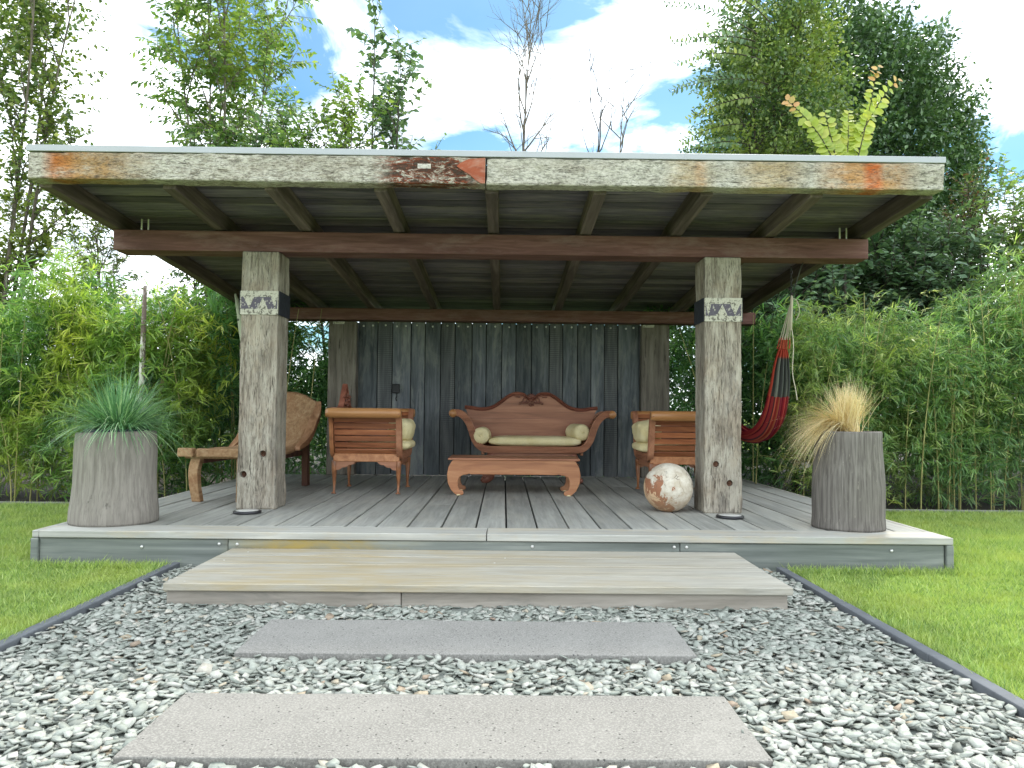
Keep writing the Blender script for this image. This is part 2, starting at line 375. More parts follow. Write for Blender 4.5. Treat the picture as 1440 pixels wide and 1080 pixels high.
def saw(s, o, c, W):
    z = s.N('ShaderNodeSeparateXYZ', {0: o}).outputs[2]
    wv = s.math('SINE', s.math('MULTIPLY', z, 240.0)); msk = s.noise(s.map(o, (3, 3, 1.1)), 1.0, 3, 0.6, s.math('ADD', W, 44.0))
    return s.mix(s.math('MULTIPLY', s.math('GREATER_THAN', wv, 0.4), s.math('MULTIPLY', s.ramp(msk, [(0.42, 0.0), (0.55, 1.0)]), 0.55)), c, (0.04, 0.045, 0.05))
M_wall2 = wood('wall_plank_saw_marked', (0.05, 0.055, 0.058), (0.115, 0.122, 0.125), (0.21, 0.215, 0.205), 'Z', 13, 1.0, 0.5, 0.5, 0.8, 0.2, extra=saw, crack_pos=0.35)
# furniture ---------------------------------------------------------
M_teak = wood('teak', (0.12, 0.042, 0.017), (0.27, 0.105, 0.042), (0.41, 0.18, 0.078), 'X', 9, 0.8, 0.2, 0.1, 0.38, 0.14, spec=0.5, crack_pos=0.26)
M_teakY = wood('teak_slat', (0.13, 0.04, 0.016), (0.27, 0.09, 0.036), (0.42, 0.165, 0.07), 'Y', 16, 1.4, 0.2, 0.1, 0.38, 0.25, spec=0.5, crack_pos=0.26)
M_teakR = wood('teak_rosy', (0.18, 0.07, 0.036), (0.33, 0.14, 0.075), (0.45, 0.215, 0.122), 'X', 14, 1.1, 0.35, 0.15, 0.5, 0.05, spec=0.45, crack_pos=0.24)
M_teakL = wood('teak_pale_roll', (0.28, 0.12, 0.042), (0.44, 0.205, 0.075), (0.56, 0.30, 0.13), 'Y', 8, 0.8, 0.15, 0.08, 0.35, 0.06, spec=0.5, crack_pos=0.24)
M_carve = wood('carved_dark', (0.12, 0.04, 0.026), (0.21, 0.075, 0.048), (0.34, 0.14, 0.09), 'X', 9, 3, 0.3, 0.15, 0.4, 0.1, spec=0.5)
M_tab = wood('table_teak', (0.25, 0.092, 0.038), (0.40, 0.17, 0.075), (0.52, 0.26, 0.125), 'X', 16, 1.2, 0.35, 0.08, 0.4, 0.03, spec=0.45, crack_pos=0.24)
M_slab = wood('rough_lounger_slab', (0.23, 0.125, 0.06), (0.38, 0.235, 0.125), (0.50, 0.345, 0.20), 'Y', 26, 3.0, 0.7, 0.8, 0.7, 0.05, patch=(0.24, 0.11, 0.05), patch_amt=0.55, crack_pos=0.34)
M_slabR = wood('reddish_lounger_rail', (0.17, 0.08, 0.04), (0.31, 0.165, 0.085), (0.43, 0.26, 0.15), 'Y', 16, 2.0, 0.6, 0.6, 0.6, 0.05, crack_pos=0.34)
M_slabdk = wood('dark_lounger_wood', (0.05, 0.02, 0.014), (0.12, 0.055, 0.035), (0.22, 0.11, 0.065), 'Z', 12, 1.2, 0.5, 0.3, 0.55, 0.1)
def fabric(name, c1, c2):
    s = MT(name); o = s.obj()
    n = s.noise(o, 5, 5, 0.6); c = s.mix(s.ramp(n, [(0.35, 0.0), (0.7, 1.0)]), c1, c2)
    wv = s.N('ShaderNodeTexVoronoi', {'Vector': o, 'Scale': 55.0}).outputs[0]
    dots = s.ramp(wv, [(0.18, 1.0), (0.3, 0.0)]); c = s.mix(s.math('MULTIPLY', dots, 0.25), c, tuple(x*0.6 for x in c1))
    h = s.noise(o, 16, 4, 0.6)
    return s.fin(c, 0.9, s.bump(h, 0.5, 0.012), 0.15)
M_cream = fabric('cream_fabric', (0.66, 0.56, 0.30), (0.76, 0.68, 0.43))
# metals, stone -----------------------------------------------------
M_flash = plain('zinc_flashing', (0.34, 0.36, 0.385), 0.4, 0.15, 0.03, 3, 0.02)
M_roofm = plain('roof_underlay', (0.03, 0.03, 0.032), 0.8)
M_steel = plain('bolt_steel', (0.62, 0.62, 0.60), 0.4, 0.5)
M_dsteel = plain('dark_metal', (0.05, 0.05, 0.055), 0.4, 0.6)
M_black = plain('black_plastic', (0.012, 0.013, 0.015), 0.4)
M_lightglass = plain('uplight_lens', (0.50, 0.50, 0.48), 0.15, 0.0, 0.08, 20)
def stone_mat(name, c, pits=True, var=0.10):
    s = MT(name); o = s.obj(); n = s.noise(o, 3.0, 6, 0.6); f = s.noise(o, 120, 3, 0.7)
    col = s.mix(1.0, c, s.ramp(n, [(0.3, 1-var), (0.7, 1+var)]), 'MULTIPLY')
    st = s.noise(o, 1.7, 7, 0.75, None, 0.8); col = s.mix(s.ramp(st, [(0.5, 0.0), (0.66, 0.35)]), col, tuple(x*1.45 for x in c)); col = s.mix(s.ramp(st, [(0.28, 0.3), (0.42, 0.0)]), col, tuple(x*0.6 for x in c))
    col = s.mix(s.ramp(f, [(0.45, 0.0), (0.62, 0.9)]), col, tuple(min(1, x*1.6) for x in c))
    vo = s.N('ShaderNodeTexVoronoi', {'Vector': o, 'Scale': 42.0, 'Randomness': 1.0})
    sel = s.noise(o, 30, 2, 0.5)
    pit = s.math('MULTIPLY', s.ramp(vo.outputs[0], [(0.13, 1.0), (0.22, 0.0)]), s.ramp(sel, [(0.50, 0.0), (0.55, 1.0)]))
    vo2 = s.N('ShaderNodeTexVoronoi', {'Vector': o, 'Scale': 95.0}); pit2 = s.math('MULTIPLY', s.ramp(vo2.outputs[0], [(0.10, 1.0), (0.2, 0.0)]), s.ramp(sel, [(0.46, 0.0), (0.52, 0.7)]))
    pm = s.math('MAXIMUM', pit, pit2)
    if pits: col = s.mix(s.math('MULTIPLY', pm, 0.85), col, tuple(x*0.2 for x in c))
    h = s.math('SUBTRACT', s.math('MULTIPLY', f, 0.5), s.math('MULTIPLY', pm, 1.0))
    return s.fin(col, 0.85, s.bump(h, 0.5, 0.004), 0.2)
M_slab1 = stone_mat('pitted_basalt_pale', (0.172, 0.166, 0.152))
M_slab2 = stone_mat('pitted_basalt_grey', (0.195, 0.19, 0.178))
M_kerb = plain('kerb_concrete', (0.11, 0.12, 0.132), 0.8, 0.0, 0.15, 12, 0.3)
M_edging = plain('edging_timber', (0.22, 0.22, 0.20), 0.8)
M_soil = plain('dark_soil', (0.045, 0.036, 0.027), 0.95, 0.0, 0.4, 20, 0.6)

# ------------------------------------------------------------------ ground
def sheet(name, x0, x1, y0, y1, z, mat, label=None):
    bm = bmesh.new(); vs_ = [bm.verts.new(p) for p in ((x0, y0, z), (x1, y0, z), (x1, y1, z), (x0, y1, z))]; bm.faces.new(vs_)
    o = put(name, bm_mesh(name, bm, mat)); return tag(o, label, None, None, 'structure')
s = MT('lawn_ground'); p = s.pos(); n = s.noise(p, 1.6, 5, 0.6); n2_ = s.noise(p, 40, 3, 0.6)
c = s.ramp(n, [(0.3, (0.11, 0.19, 0.028)), (0.7, (0.22, 0.29, 0.05))]); c = s.mix(0.5, c, s.ramp(n2_, [(0.3, (0.07, 0.12, 0.02)), (0.7, (0.26, 0.34, 0.06))]))
M_lawn = s.fin(c, 0.95, s.bump(n2_, 0.6, 0.02), 0.1)
sheet('lawn', -400, 400, -200, 600, -0.008, M_lawn, 'bright green mown lawn on both sides of the gravel path')
sheet('soil', -14, 14, 8.98, 24, -0.004, M_soil, 'dark soil under the bamboo hedges')
sheet('gravel_bed', -2.33, 2.0, -3, 5.7, -0.004, plain('gravel_bed', (0.15, 0.165, 0.15), 0.95, 0, 0.3, 30, 0.4), 'stone dust under the slate chips')

# grass blades
M_blade = leafmat('grass_blade', [(0.0, (0.08, 0.19, 0.035)), (0.35, (0.25, 0.39, 0.06)), (0.7, (0.40, 0.52, 0.10)), (1.0, (0.52, 0.58, 0.25))], 0.35, 0.6, 0.35, 5.0, yellow=((0.46, 0.52, 0.14), 1.6, 0.45))
def lawn_blades(name, x0, x1, y0, y1, n, test, label):
    y = y0 + (y1-y0)*rng.random(n*3)**1.35; x = x0 + (x1-x0)*rng.random(n*3)
    k = test(x, y); x, y = x[k][:n], y[k][:n]; n = len(x)
    h = rng.uniform(0.016, 0.036, n)*(1+0.8*(rng.random(n) < .06)+ 1.1*(rng.random(n) < .5)*((y > 5.46) | (np.abs(x-2.08) < .05) | (np.abs(x+2.40) < .05))); wd = rng.uniform(0.0022, 0.0042, n)*(0.75+0.09*y); a = rng.uniform(0, 2*PI, n); le = rng.uniform(0.2, 1.1, n)*h; la = rng.uniform(0, 2*PI, n)
    B = np.stack([x, y, np.full(n, -0.006)], 1); W_ = np.stack([np.cos(a)*wd, np.sin(a)*wd, 0*a], 1)
    T = B + np.stack([np.cos(la)*le, np.sin(la)*le, h], 1)
    V = np.stack([B-W_, B+W_, T], 1).reshape(-1, 3); F = np.arange(3*n).reshape(-1, 3)
    o = put(name, np_mesh(name, V, F, M_blade, np.repeat(np.clip(rng.normal(0.42, 0.22, n), 0, 1), 3)))
    return tag(o, label, 'grass', None, 'stuff')
lawn_blades('lawn_grass', -6.4, -2.37, 3.3, 8.88, 230000, lambda x, y: (x > -0.72*y-0.4) & ~((x > -3.5) & (y > 5.6)), 'short green grass blades of the lawn left of the path')
lawn_blades('lawn_grass', 2.07, 6.6, 2.8, 8.88, 250000, lambda x, y: (x < 0.74*y+0.4) & ~((x < 3.4) & (y > 5.6)), 'short green grass blades of the lawn right of the path')

# slate chips
def chip_proto(seed):
    r_ = random.Random(seed); bm = bmesh.new()
    a, b, c_ = 1.0, r_.uniform(0.5, 0.85), r_.uniform(0.07, 0.15)
    n = r_.randint(4, 6); base = []
    for i in range(n):
        t = 2*PI*(i+r_.uniform(-.3, .3))/n; k = r_.uniform(0.8, 1.1)
        for sgn in (-1, 1):
            kk = k*r_.uniform(0.66, 1.0)
            bm.verts.new((a*kk*math.cos(t), b*kk*math.sin(t), sgn*c_*r_.uniform(0.5, 1.0)))
    g = bmesh.ops.convex_hull(bm, input=bm.verts[:])
    bmesh.ops.delete(bm, geom=[v for v in bm.verts if not v.link_faces], context='VERTS')
    bmesh.ops.triangulate(bm, faces=bm.faces[:]); bm.verts.index_update()
    V = np.array([v.co[:] for v in bm.verts]); F = np.array([[v.index for v in f.verts] for f in bm.faces]); bm.free()
    return V, F
def rotm(ax, ay, az_):
    cx, sx, cy, sy, cz, sz = np.cos(ax), np.sin(ax), np.cos(ay), np.sin(ay), np.cos(az_), np.sin(az_)
    M = np.empty((len(ax), 3, 3))
    M[:, 0, 0] = cz*cy; M[:, 0, 1] = cz*sy*sx-sz*cx; M[:, 0, 2] = cz*sy*cx+sz*sx
    M[:, 1, 0] = sz*cy; M[:, 1, 1] = sz*sy*sx+cz*cx; M[:, 1, 2] = sz*sy*cx-cz*sx
    M[:, 2, 0] = -sy; M[:, 2, 1] = cy*sx; M[:, 2, 2] = cy*cx
    return M
SLABS = [(-1.235, 0.88, 2.50, 3.06), (-1.22, 0.90, 3.56, 4.12)]
def chips():
    Vs, Fs, Ts, off = [], [], [], 0
    P = []
    for layer, (sp, zc, zs, tilt) in enumerate(((0.036, -0.004, 0.004, 0.15), (0.037, 0.007, 0.006, 0.22), (0.044, 0.017, 0.006, 0.26))):
        gx, gy = np.meshgrid(np.arange(-2.31, 1.97, sp), np.arange(1.9, 5.64, sp)); gx = gx.ravel()+rng.uniform(-.6, .6, gx.size)*sp; gy = gy.ravel()+rng.uniform(-.6, .6, gy.size)*sp
        k = ~((gx > -1.93) & (gx < 1.67) & (gy > 4.56)) & (gx < 1.975) & (gx > -2.30)
        for x0, x1, y0, y1 in SLABS:
            m = 0.016
            k &= ~((gx > x0-m) & (gx < x1+m) & (gy > y0-m) & (gy < y1+m))
        k &= (gx > -0.75*gy-0.25) & (gx < 0.77*gy+0.3)
        gx, gy = gx[k], gy[k]; n = len(gx)
        P.append(np.stack([gx, gy, zc+rng.uniform(-zs, zs, n)+0.008*np.sin(gx*9+gy*5)*np.sin(gy*11), np.full(n, tilt)], 1)); P[-1][:, 2] -= .012*(np.abs(gy-4.50) < .16)*(np.abs(gx+.13) < 1.95)
    stray = np.array([(0.86, 3.03, .024, .12), (-1.19, 3.58, .024, .1), (0.35, 3.045, .024, .1), (-0.7, 4.10, .024, .1), (0.87, 2.72, .024, .15), (-1.2, 2.8, .024, .1), (-1.23, 2.62, .03, .25), (0.5, 3.575, .024, .1), (0.885, 3.9, .026, .2), (-0.2, 3.05, .024, .1)])
    P.append(stray); P = np.concatenate(P); n = len(P); kind = rng.integers(0, 22, n)
    size = rng.uniform(0.020, 0.040, n)*np.where(rng.random(n) < .12, 1.35, 1.0)
    # keep stones beside slabs and step small so that they do not lie over the edges
    for pk in range(22):
        V, F = chip_proto(pk+5); k = kind == pk; Q = P[k]; m = len(Q)
        A = rotm(rng.normal(0, 1, m)*Q[:, 3], rng.normal(0, 1, m)*Q[:, 3], rng.uniform(0, 2*PI, m))
        W_ = np.einsum('nij,vj->nvi', A, V)*size[k][:, None, None] + Q[:, None, :3]
        Vs.append(W_.reshape(-1, 3)); Fs.append((F[None]+(np.arange(m)*len(V))[:, None, None]).reshape(-1, 3)+off); off += m*len(V)
        Ts.append(np.repeat(rng.random(m), len(V)))
    return np.concatenate(Vs), np.concatenate(Fs), np.concatenate(Ts)
s = MT('slate_chip'); t = s.attr('tint')
c = s.ramp(t, [(0.0, (0.162, 0.176, 0.158)), (0.12, (0.243, 0.266, 0.234)), (0.45, (0.310, 0.333, 0.297)), (0.78, (0.369, 0.383, 0.347)), (0.96, (0.432, 0.427, 0.387)), (0.99, (0.360, 0.306, 0.216)), (1.0, (0.252, 0.180, 0.144))])
n = s.noise(s.pos(), 60, 5, 0.65); c = s.mix(1.0, c, s.ramp(n, [(0.3, 0.78), (0.7, 1.12)]), 'MULTIPLY')
M_chip = s.fin(c, 0.7, s.bump(n, 0.35, 0.004), 0.3)
V, F, T = chips()
tag(put('slate_chips', np_mesh('slate_chips', V, F, M_chip, T)), 'loose grey green slate chips covering the path bed round the slabs', 'gravel', None, 'stuff')

# paving slabs
for (x0, x1, y0, y1), m, lab in zip(SLABS, (M_slab1, M_slab2), ('pale pitted stone slab in the gravel, nearest the viewer', 'darker grey stone slab in the gravel, nearest the timber step')):
    me = old_timber(x1-x0, y1-y0, 0.07, m, 0.005, 0.05, 0.0022, x0)
    o = put('paving_slab', me, None, ((x0+x1)/2, (y0+y1)/2, 0.0), (0, 0, R(random.uniform(-.2, .2))))
    tag(o, lab, 'paving slab', 'stone slabs of the path')
# kerbs
def kerb(x, y0, y1, lab, w_=0.065):
    k = thing('path_kerb', (x, (y0+y1)/2, 0), lab, 'kerb', 'kerbs along the gravel path')
    y = y0
    while y < y1-0.05:
        L = min(1.0, y1-y); put('kerb_stone', box(w_, L-0.006, 0.10, M_kerb, 0.006, 2), k, (x+random.uniform(-.003, .003), y+L/2, -0.012+random.uniform(-.002, .002)), (0, 0, R(random.uniform(-.25, .25)))); y += L
kerb(-2.345, 1.6, 5.62, 'blue grey concrete kerb between the gravel and the left lawn')
kerb(2.02, 1.6, 5.62, 'blue grey concrete kerb between the gravel and the right lawn')
for x0, x1, lab in ((-9, -3.55, 'thin grey edging at the back of the left lawn below the bamboo'), (3.45, 9.5, 'thin grey edging at the back of the right lawn below the bamboo')):
    tag(put('lawn_edging', box(x1-x0, 0.03, 0.09, M_edging, 0.003), None, ((x0+x1)/2, 8.93, 0.005)), lab, 'edging', 'edgings at the foot of the hedges')

# ------------------------------------------------------------------ deck
ZD = 0.25
DX0, DX1, DY0, DY1 = -3.41, 3.31, 5.63, 10.62
deck = thing('timber_deck', ((DX0+DX1)/2, 8, 0), 'low weathered grey timber deck carrying the pavilion and its furniture', 'deck')
seams_px = [-3.36, -3.10, -2.83, -2.58, -2.30, -2.03, -1.74, -1.47, -1.21, -0.97, -0.73, -0.47, -0.205, 0.03, 0.27, 0.515, 0.76, 1.0, 1.27, 1.53, 1.80, 2.03, 2.27, 2.52, 2.78, 3.03, 3.26]
M_under = plain('under_deck_dark', (0.02, 0.02, 0.018), 0.95)
for a, b in zip(seams_px, seams_px[1:]):
    g = 0.014; wdt = b-a-g
    y0 = 5.935; ang = random.uniform(-.03, .03)
    cut = random.choice([None, None, 7.4, 8.6, 9.3])
    segs = [(y0, DY1)] if not cut else [(y0, cut-0.003), (cut+0.003, DY1)]
    for p, q in segs:
        put('deck_board', box(wdt, q-p, 0.04, M_deck, 0.004), deck, ((a+b)/2+random.uniform(-.002, .002), (p+q)/2, ZD-0.02+random.uniform(-.0025, .0015)), (random.uniform(-.0004, .0004), random.uniform(-.006, .006), ang*0.01))
# front edge boards (joint left of the middle), thickness seen
for x0, x1 in ((DX0+0.055, -0.118), (-0.112, DX1-0.003)):
    put('edge_board', box(x1-x0, 0.30, 0.052, M_edge, 0.005), deck, ((x0+x1)/2, DY0+0.15, ZD-0.0255), (0, 0, 0))
put('edge_board', box(0.05, 4.98, 0.05, M_edge, 0.005), deck, (DX0+0.024, DY0+2.50, ZD-0.026))
put('edge_board', box(0.045, 4.67, 0.05, M_edge, 0.005), deck, (DX1-0.022, 5.94+2.34, ZD-0.026))
# riser boards, set back under the edge
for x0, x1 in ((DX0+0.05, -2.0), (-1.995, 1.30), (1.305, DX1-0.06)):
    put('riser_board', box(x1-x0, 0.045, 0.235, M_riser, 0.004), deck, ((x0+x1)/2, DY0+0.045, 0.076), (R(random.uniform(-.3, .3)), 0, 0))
put('corner_post', box(0.052, 0.07, 0.28, M_riser, 0.005), deck, (DX1-0.026, DY0+0.034, 0.055))
put('corner_post', box(0.052, 0.07, 0.28, M_riser, 0.005), deck, (DX0+0.022, DY0+0.034, 0.055))
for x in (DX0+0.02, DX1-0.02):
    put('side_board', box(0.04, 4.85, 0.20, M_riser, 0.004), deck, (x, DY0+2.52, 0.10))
bolt = lathe([(0.012, 0), (0.012, 0.004), (0.008, 0.008), (0.002, 0.009)], M_steel, 10)
for x, z in ((-2.62, 0.135), (-2.06, 0.16), (-1.93, 0.16), (0.22, 0.16), (1.26, 0.165), (1.35, 0.165), (2.86, 0.15)):
    put('bolt_head', bolt, deck, (x, DY0+0.021, z), (R(90), 0, 0))
put('under_deck_shade', box(6.5, 4.8, 0.15, M_under, 0), deck, (-0.05, 8.15, 0.12))  # near-black box, paints the shade seen through the board gaps

# step
step = thing('timber_step', (-0.13, 5.05, 0), 'wide low weathered timber step with yellow brown stains before the deck', 'step')
sx0, sx1, sy0, sy1, sz = -1.965, 1.70, 4.50, 5.645, 0.132
ys = [sy0, 4.80, 5.09, 5.375, sy1]
for a, b in zip(ys, ys[1:]):
    put('step_board', box(sx1-sx0, b-a-0.007, 0.045, M_step, 0.005), step, ((sx0+sx1)/2+random.uniform(-.004, .004), (a+b)/2, sz-0.0225+random.uniform(-.0015, .0015)))
for x0, x1 in ((sx0+0.012, -0.59), (-0.585, sx1-0.02)):
    put('riser_board', box(x1-x0, 0.04, 0.12, M_stepr, 0.004), step, ((x0+x1)/2, sy0+0.055, 0.026))
for x in (sx0+0.035, sx1-0.045):
    put('side_board', box(0.035, 1.06, 0.11, M_stepr, 0.004), step, (x, 5.08, 0.03))
for x, y in ((-1.86, 4.56), (-1.86, 5.2), (-0.05, 5.18), (0.02, 5.35), (-1.80, 5.5)):
    put('screw_head', lathe([(0.006, 0), (0.006, 0.002), (0.001, 0.003)], M_steel, 8), step, (x, y, sz-0.001))

# ------------------------------------------------------------------ pavilion
pav = thing('pavilion', (-0.13, 8.2, 0.25), 'open timber pavilion with hewn posts, red brown beams and low sloping roof', 'pavilion')
def holed_post(w_, d_, h_, mat, holes, seed):
    me = old_timber(w_, d_, h_, mat, 0.014, 0.06, 0.007, seed, erode=lambda c: (-0.0 if c.z > -h_/2+0.35 else 0.010*mnoise.noise(Vector((c.x*14, c.y*14, c.z*6+seed)))+0.006))
    if not holes: return me
    o = bpy.data.objects.new('tmp', me); COL.objects.link(o); cutters = []
    for (hx, hz, hr) in holes:
        bm = bmesh.new(); bmesh.ops.create_cone(bm, cap_ends=True, segments=20, radius1=hr, radius2=hr, depth=0.12)
        cm = bpy.data.meshes.new('c'); bm.to_mesh(cm); bm.free(); co = bpy.data.objects.new('c', cm); COL.objects.link(co)
        co.location = (hx, -d_/2, hz); co.rotation_euler = (R(90), 0, 0); md = o.modifiers.new('b', 'BOOLEAN'); md.object = co; md.operation = 'DIFFERENCE'; md.solver = 'EXACT'; cutters.append(co)
    bpy.context.view_layer.update()
    dg = bpy.context.evaluated_depsgraph_get(); res = bpy.data.meshes.new_from_object(o.evaluated_get(dg))
    bpy.data.objects.remove(o)
    for c_ in cutters: bpy.data.objects.remove(c_)
    if not res.materials: res.materials.append(mat)
    return res
s = MT('flaking_white_paint'); o_ = s.obj(); n = s.noise(o_, 26, 8, 0.75); n3 = s.noise(o_, 70, 4, 0.7)
c = s.mix(s.ramp(n, [(0.44, 1.0), (0.48, 0.0)]), (0.50, 0.485, 0.41), (0.13, 0.12, 0.10)); c = s.mix(s.math('MULTIPLY', s.ramp(n3, [(0.56, 0.0), (0.62, 1.0)]), 0.55), c, (0.20, 0.19, 0.16))
M_wpaint = s.fin(c, 0.75, s.bump(n, 0.6, 0.004))
s = MT('slate_violet_paint'); o_ = s.obj(); n = s.noise(o_, 30, 6, 0.7)
c = s.mix(s.ramp(n, [(0.56, 0.0), (0.60, 1.0)]), (0.105, 0.095, 0.125), (0.42, 0.40, 0.36)); M_vpaint = s.fin(c, 0.75, s.bump(n, 0.4, 0.003))
M_navy = plain('blackened_paint', (0.022, 0.026, 0.036), 0.7, 0, 0.3, 20, 0.3)
def tri_mesh(pts, mat, t=0.002):
    return extrude_outline(pts, -t, 0.0, mat)
PZ0, PZ1 = 0.25, 2.565
hgt = PZ1-PZ0; zc = (PZ0+PZ1)/2
# left front post: front face x -2.37..-2.04
for (cx_, holes, side, seed, lab) in ((-2.205, [(0.058, 0.745-zc, 0.030), (-0.110, 0.56-zc, 0.030)], 1, 3, 'L'), (1.975, [(-0.062, 0.69-zc, 0.028), (0.060, 0.52-zc, 0.029)], -1, 8, 'R')):
    pw, pd = 0.335, 0.34; yc = 6.9+pd/2
    po = put('post', holed_post(pw, pd, hgt, M_post, holes, seed), pav, (cx_, yc, zc))
    tag(po, 'pale hewn front post left of the furniture' if lab == 'L' else 'pale hewn front post beside the stone ball')
    for (hx, hz, hr) in holes:
        put('bolt_hole', lathe([(hr*0.96, 0), (hr*0.96, 0.006), (hr*0.75, 0.008), (hr*0.7, 0.002), (hr*0.3, 0.001), (hr*0.25, 0.012), (0.001, 0.013)], M_slabdk, 16), po, (cx_+hx, yc-pd/2+(0.045 if lab == 'L' else 0.03), zc+hz), (R(90), 0, 0))
    zb0, zb1 = (1.99, 2.205) if lab == 'L' else (1.975, 2.19)
    fy = 6.9-0.008
    bh = zb1-zb0; bz = (zb0+zb1)/2
    put('painted_band', box(pw+0.006, 0.006, bh, M_wpaint, 0.001), po, (cx_, fy, bz))
    for sd in (-1, 1):
        put('painted_band_side', box(0.006, pd-0.004, bh, M_navy, 0.001), po, (cx_+sd*(pw/2+0.009), yc-0.002, bz))
    dz0, dz1 = bz-bh*0.26, bz+bh*0.24
    put('painted_stripe', box(pw-0.012, 0.0024, dz1-dz0, M_vpaint, 0.0), po, (cx_, fy-0.0042, (dz0+dz1)/2))
    ty = fy-0.0056
    def T(a, b, ax, up):   # white triangle from u=a..b (0..1 across the face), apex at ax
        X = lambda u: -pw/2+u*pw
        if up: pts = [(X(a), dz0-bz), (X(b), dz0-bz), (X(ax), dz1-bz-0.004)]
        else: pts = [(X(a), dz1-bz), (X(ax), dz0-bz+0.004), (X(b), dz1-bz)]
        put('painted_triangle', tri_mesh(pts, M_wpaint), po, (cx_, ty, bz))
    if lab == 'L': T(.08, .37, .235, False); T(.46, .735, .60, True); T(.81, .975, .93, False); dots = (.07, .40, .78)
    else: T(.02, .17, .09, False); T(.31, .61, .47, True); T(.68, .95, .81, False); dots = (.27, .64, .975)
    for u in dots:
        put('painted_star', tri_mesh([(-.009, 0), (-.002, .002), (0, .009), (.002, .002), (.009, 0), (.002, -.002), (0, -.009), (-.002, -.002)], M_wpaint), po, (cx_-pw/2+u*pw, ty, (dz0+dz1)/2))
# rear posts
for cx_, seed, lab in ((-2.225, 14, 'darker rear post at the left end of the plank wall'), (2.085, 19, 'darker rear post at the right end of the plank wall')):
    h2 = 2.36-0.25; po = put('post', old_timber(0.39, 0.34, h2, M_bpost, 0.012, 0.09, 0.006, seed), pav, (cx_, 10.55+0.17, 0.25+h2/2)); tag(po, lab)
    put('painted_plate', box(0.16, 0.006, 0.035, M_wpaint, 0.001), po, (cx_+(-0.05 if cx_ < 0 else -0.10), 10.55-0.012, 2.335))
# beams
SL = 0.067
def rz_(y): return 2.762 + (6.95-y)*SL        # underside of the rafters
b = put('beam', old_timber(6.86, 0.26, 0.185, M_beam, 0.008, 0.2, 0.003, 1), pav, (-0.115, 6.93+0.13, 2.66)); tag(b, 'long red brown front beam lying on the posts')
b = put('beam', old_timber(6.96, 0.26, 0.16, M_beam, 0.008, 0.2, 0.003, 2), pav, (-0.05, 10.42+0.13, 2.445)); tag(b, 'red brown rear beam over the plank wall')
for x in (-3.30, 3.06):
    for k in (0, 0.06):
        put('threaded_rod', box(0.012, 0.012, 0.11, M_steel, 0), pav, (x+k, 6.95, 2.80))
# rafters
RY0, RY1 = 5.90, 11.25; RL = RY1-RY0; ang = -math.atan(SL)
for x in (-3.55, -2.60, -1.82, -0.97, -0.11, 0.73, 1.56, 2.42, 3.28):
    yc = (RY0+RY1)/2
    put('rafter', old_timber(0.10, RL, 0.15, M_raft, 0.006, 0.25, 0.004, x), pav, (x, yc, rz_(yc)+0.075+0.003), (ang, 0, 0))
# ceiling boards across
y = 5.92; i = 0; bi = 0
XR0, XR1 = -3.61, 3.345
while y < RY1-0.05:
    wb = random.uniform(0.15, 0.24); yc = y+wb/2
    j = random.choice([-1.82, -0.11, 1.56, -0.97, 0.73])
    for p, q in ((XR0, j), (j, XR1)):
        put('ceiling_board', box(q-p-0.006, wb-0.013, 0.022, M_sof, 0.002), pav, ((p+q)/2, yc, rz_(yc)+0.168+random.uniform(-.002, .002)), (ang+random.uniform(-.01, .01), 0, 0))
    y += wb
rf = put('roof_sheet', box(XR1-XR0, RL+0.02, 0.012, M_roofm, 0.0), pav, ((XR0+XR1)/2, (RY0+RY1)/2, rz_((RY0+RY1)/2)+0.21), (ang, 0, 0))
# fascia: two timbers
FB, FT = 2.862, 3.068
put_f = put('fascia_beam', old_timber(3.448, 0.15, FT-FB, M_fasL, 0.012, 0.05, 0.010, 5), pav, (-3.605+1.724, 5.76+0.075, (FB+FT)/2)); tag(put_f, 'left fascia timber with orange stains at its end and flaking red paint')
put_f2 = put('fascia_beam', old_timber(3.490, 0.15, FT-FB, M_fasR, 0.012, 0.05, 0.010, 6), pav, (-0.149+1.745, 5.76+0.075, (FB+FT)/2-0.002)); tag(put_f2, 'right fascia timber, pale grey with an orange stain near its end')
put('painted_arrow', extrude_outline([(0.0, 0.098), (-0.13, 0.085), (-0.19, 0.055), (-0.215, 0.03), (-0.17, 0.0), (-0.12, -0.03), (-0.075, -0.07), (-0.03, -0.098), (0.0, -0.098)], -0.003, 0.002, M_redpaint), put_f, (-0.16, 5.757, (FB+FT)/2))
put('roof_flashing', box(XR1-XR0+0.012, 0.20, 0.048, M_flash, 0.003), pav, ((XR0+XR1)/2, 5.76+0.092, FT+0.026))
put('flashing_lap', box(0.012, 0.204, 0.051, M_flash, 0.001), pav, (1.36, 5.76+0.091, FT+0.026))
for x, w3 in ((XR0-0.01, 0.04), (XR1+0.01, 0.04)):
    put('roof_flashing', box(w3, RL, 0.05, M_flash, 0.002), pav, (x, (RY0+RY1)/2+0.1, rz_((RY0+RY1)/2)+0.225), (ang, 0, 0))
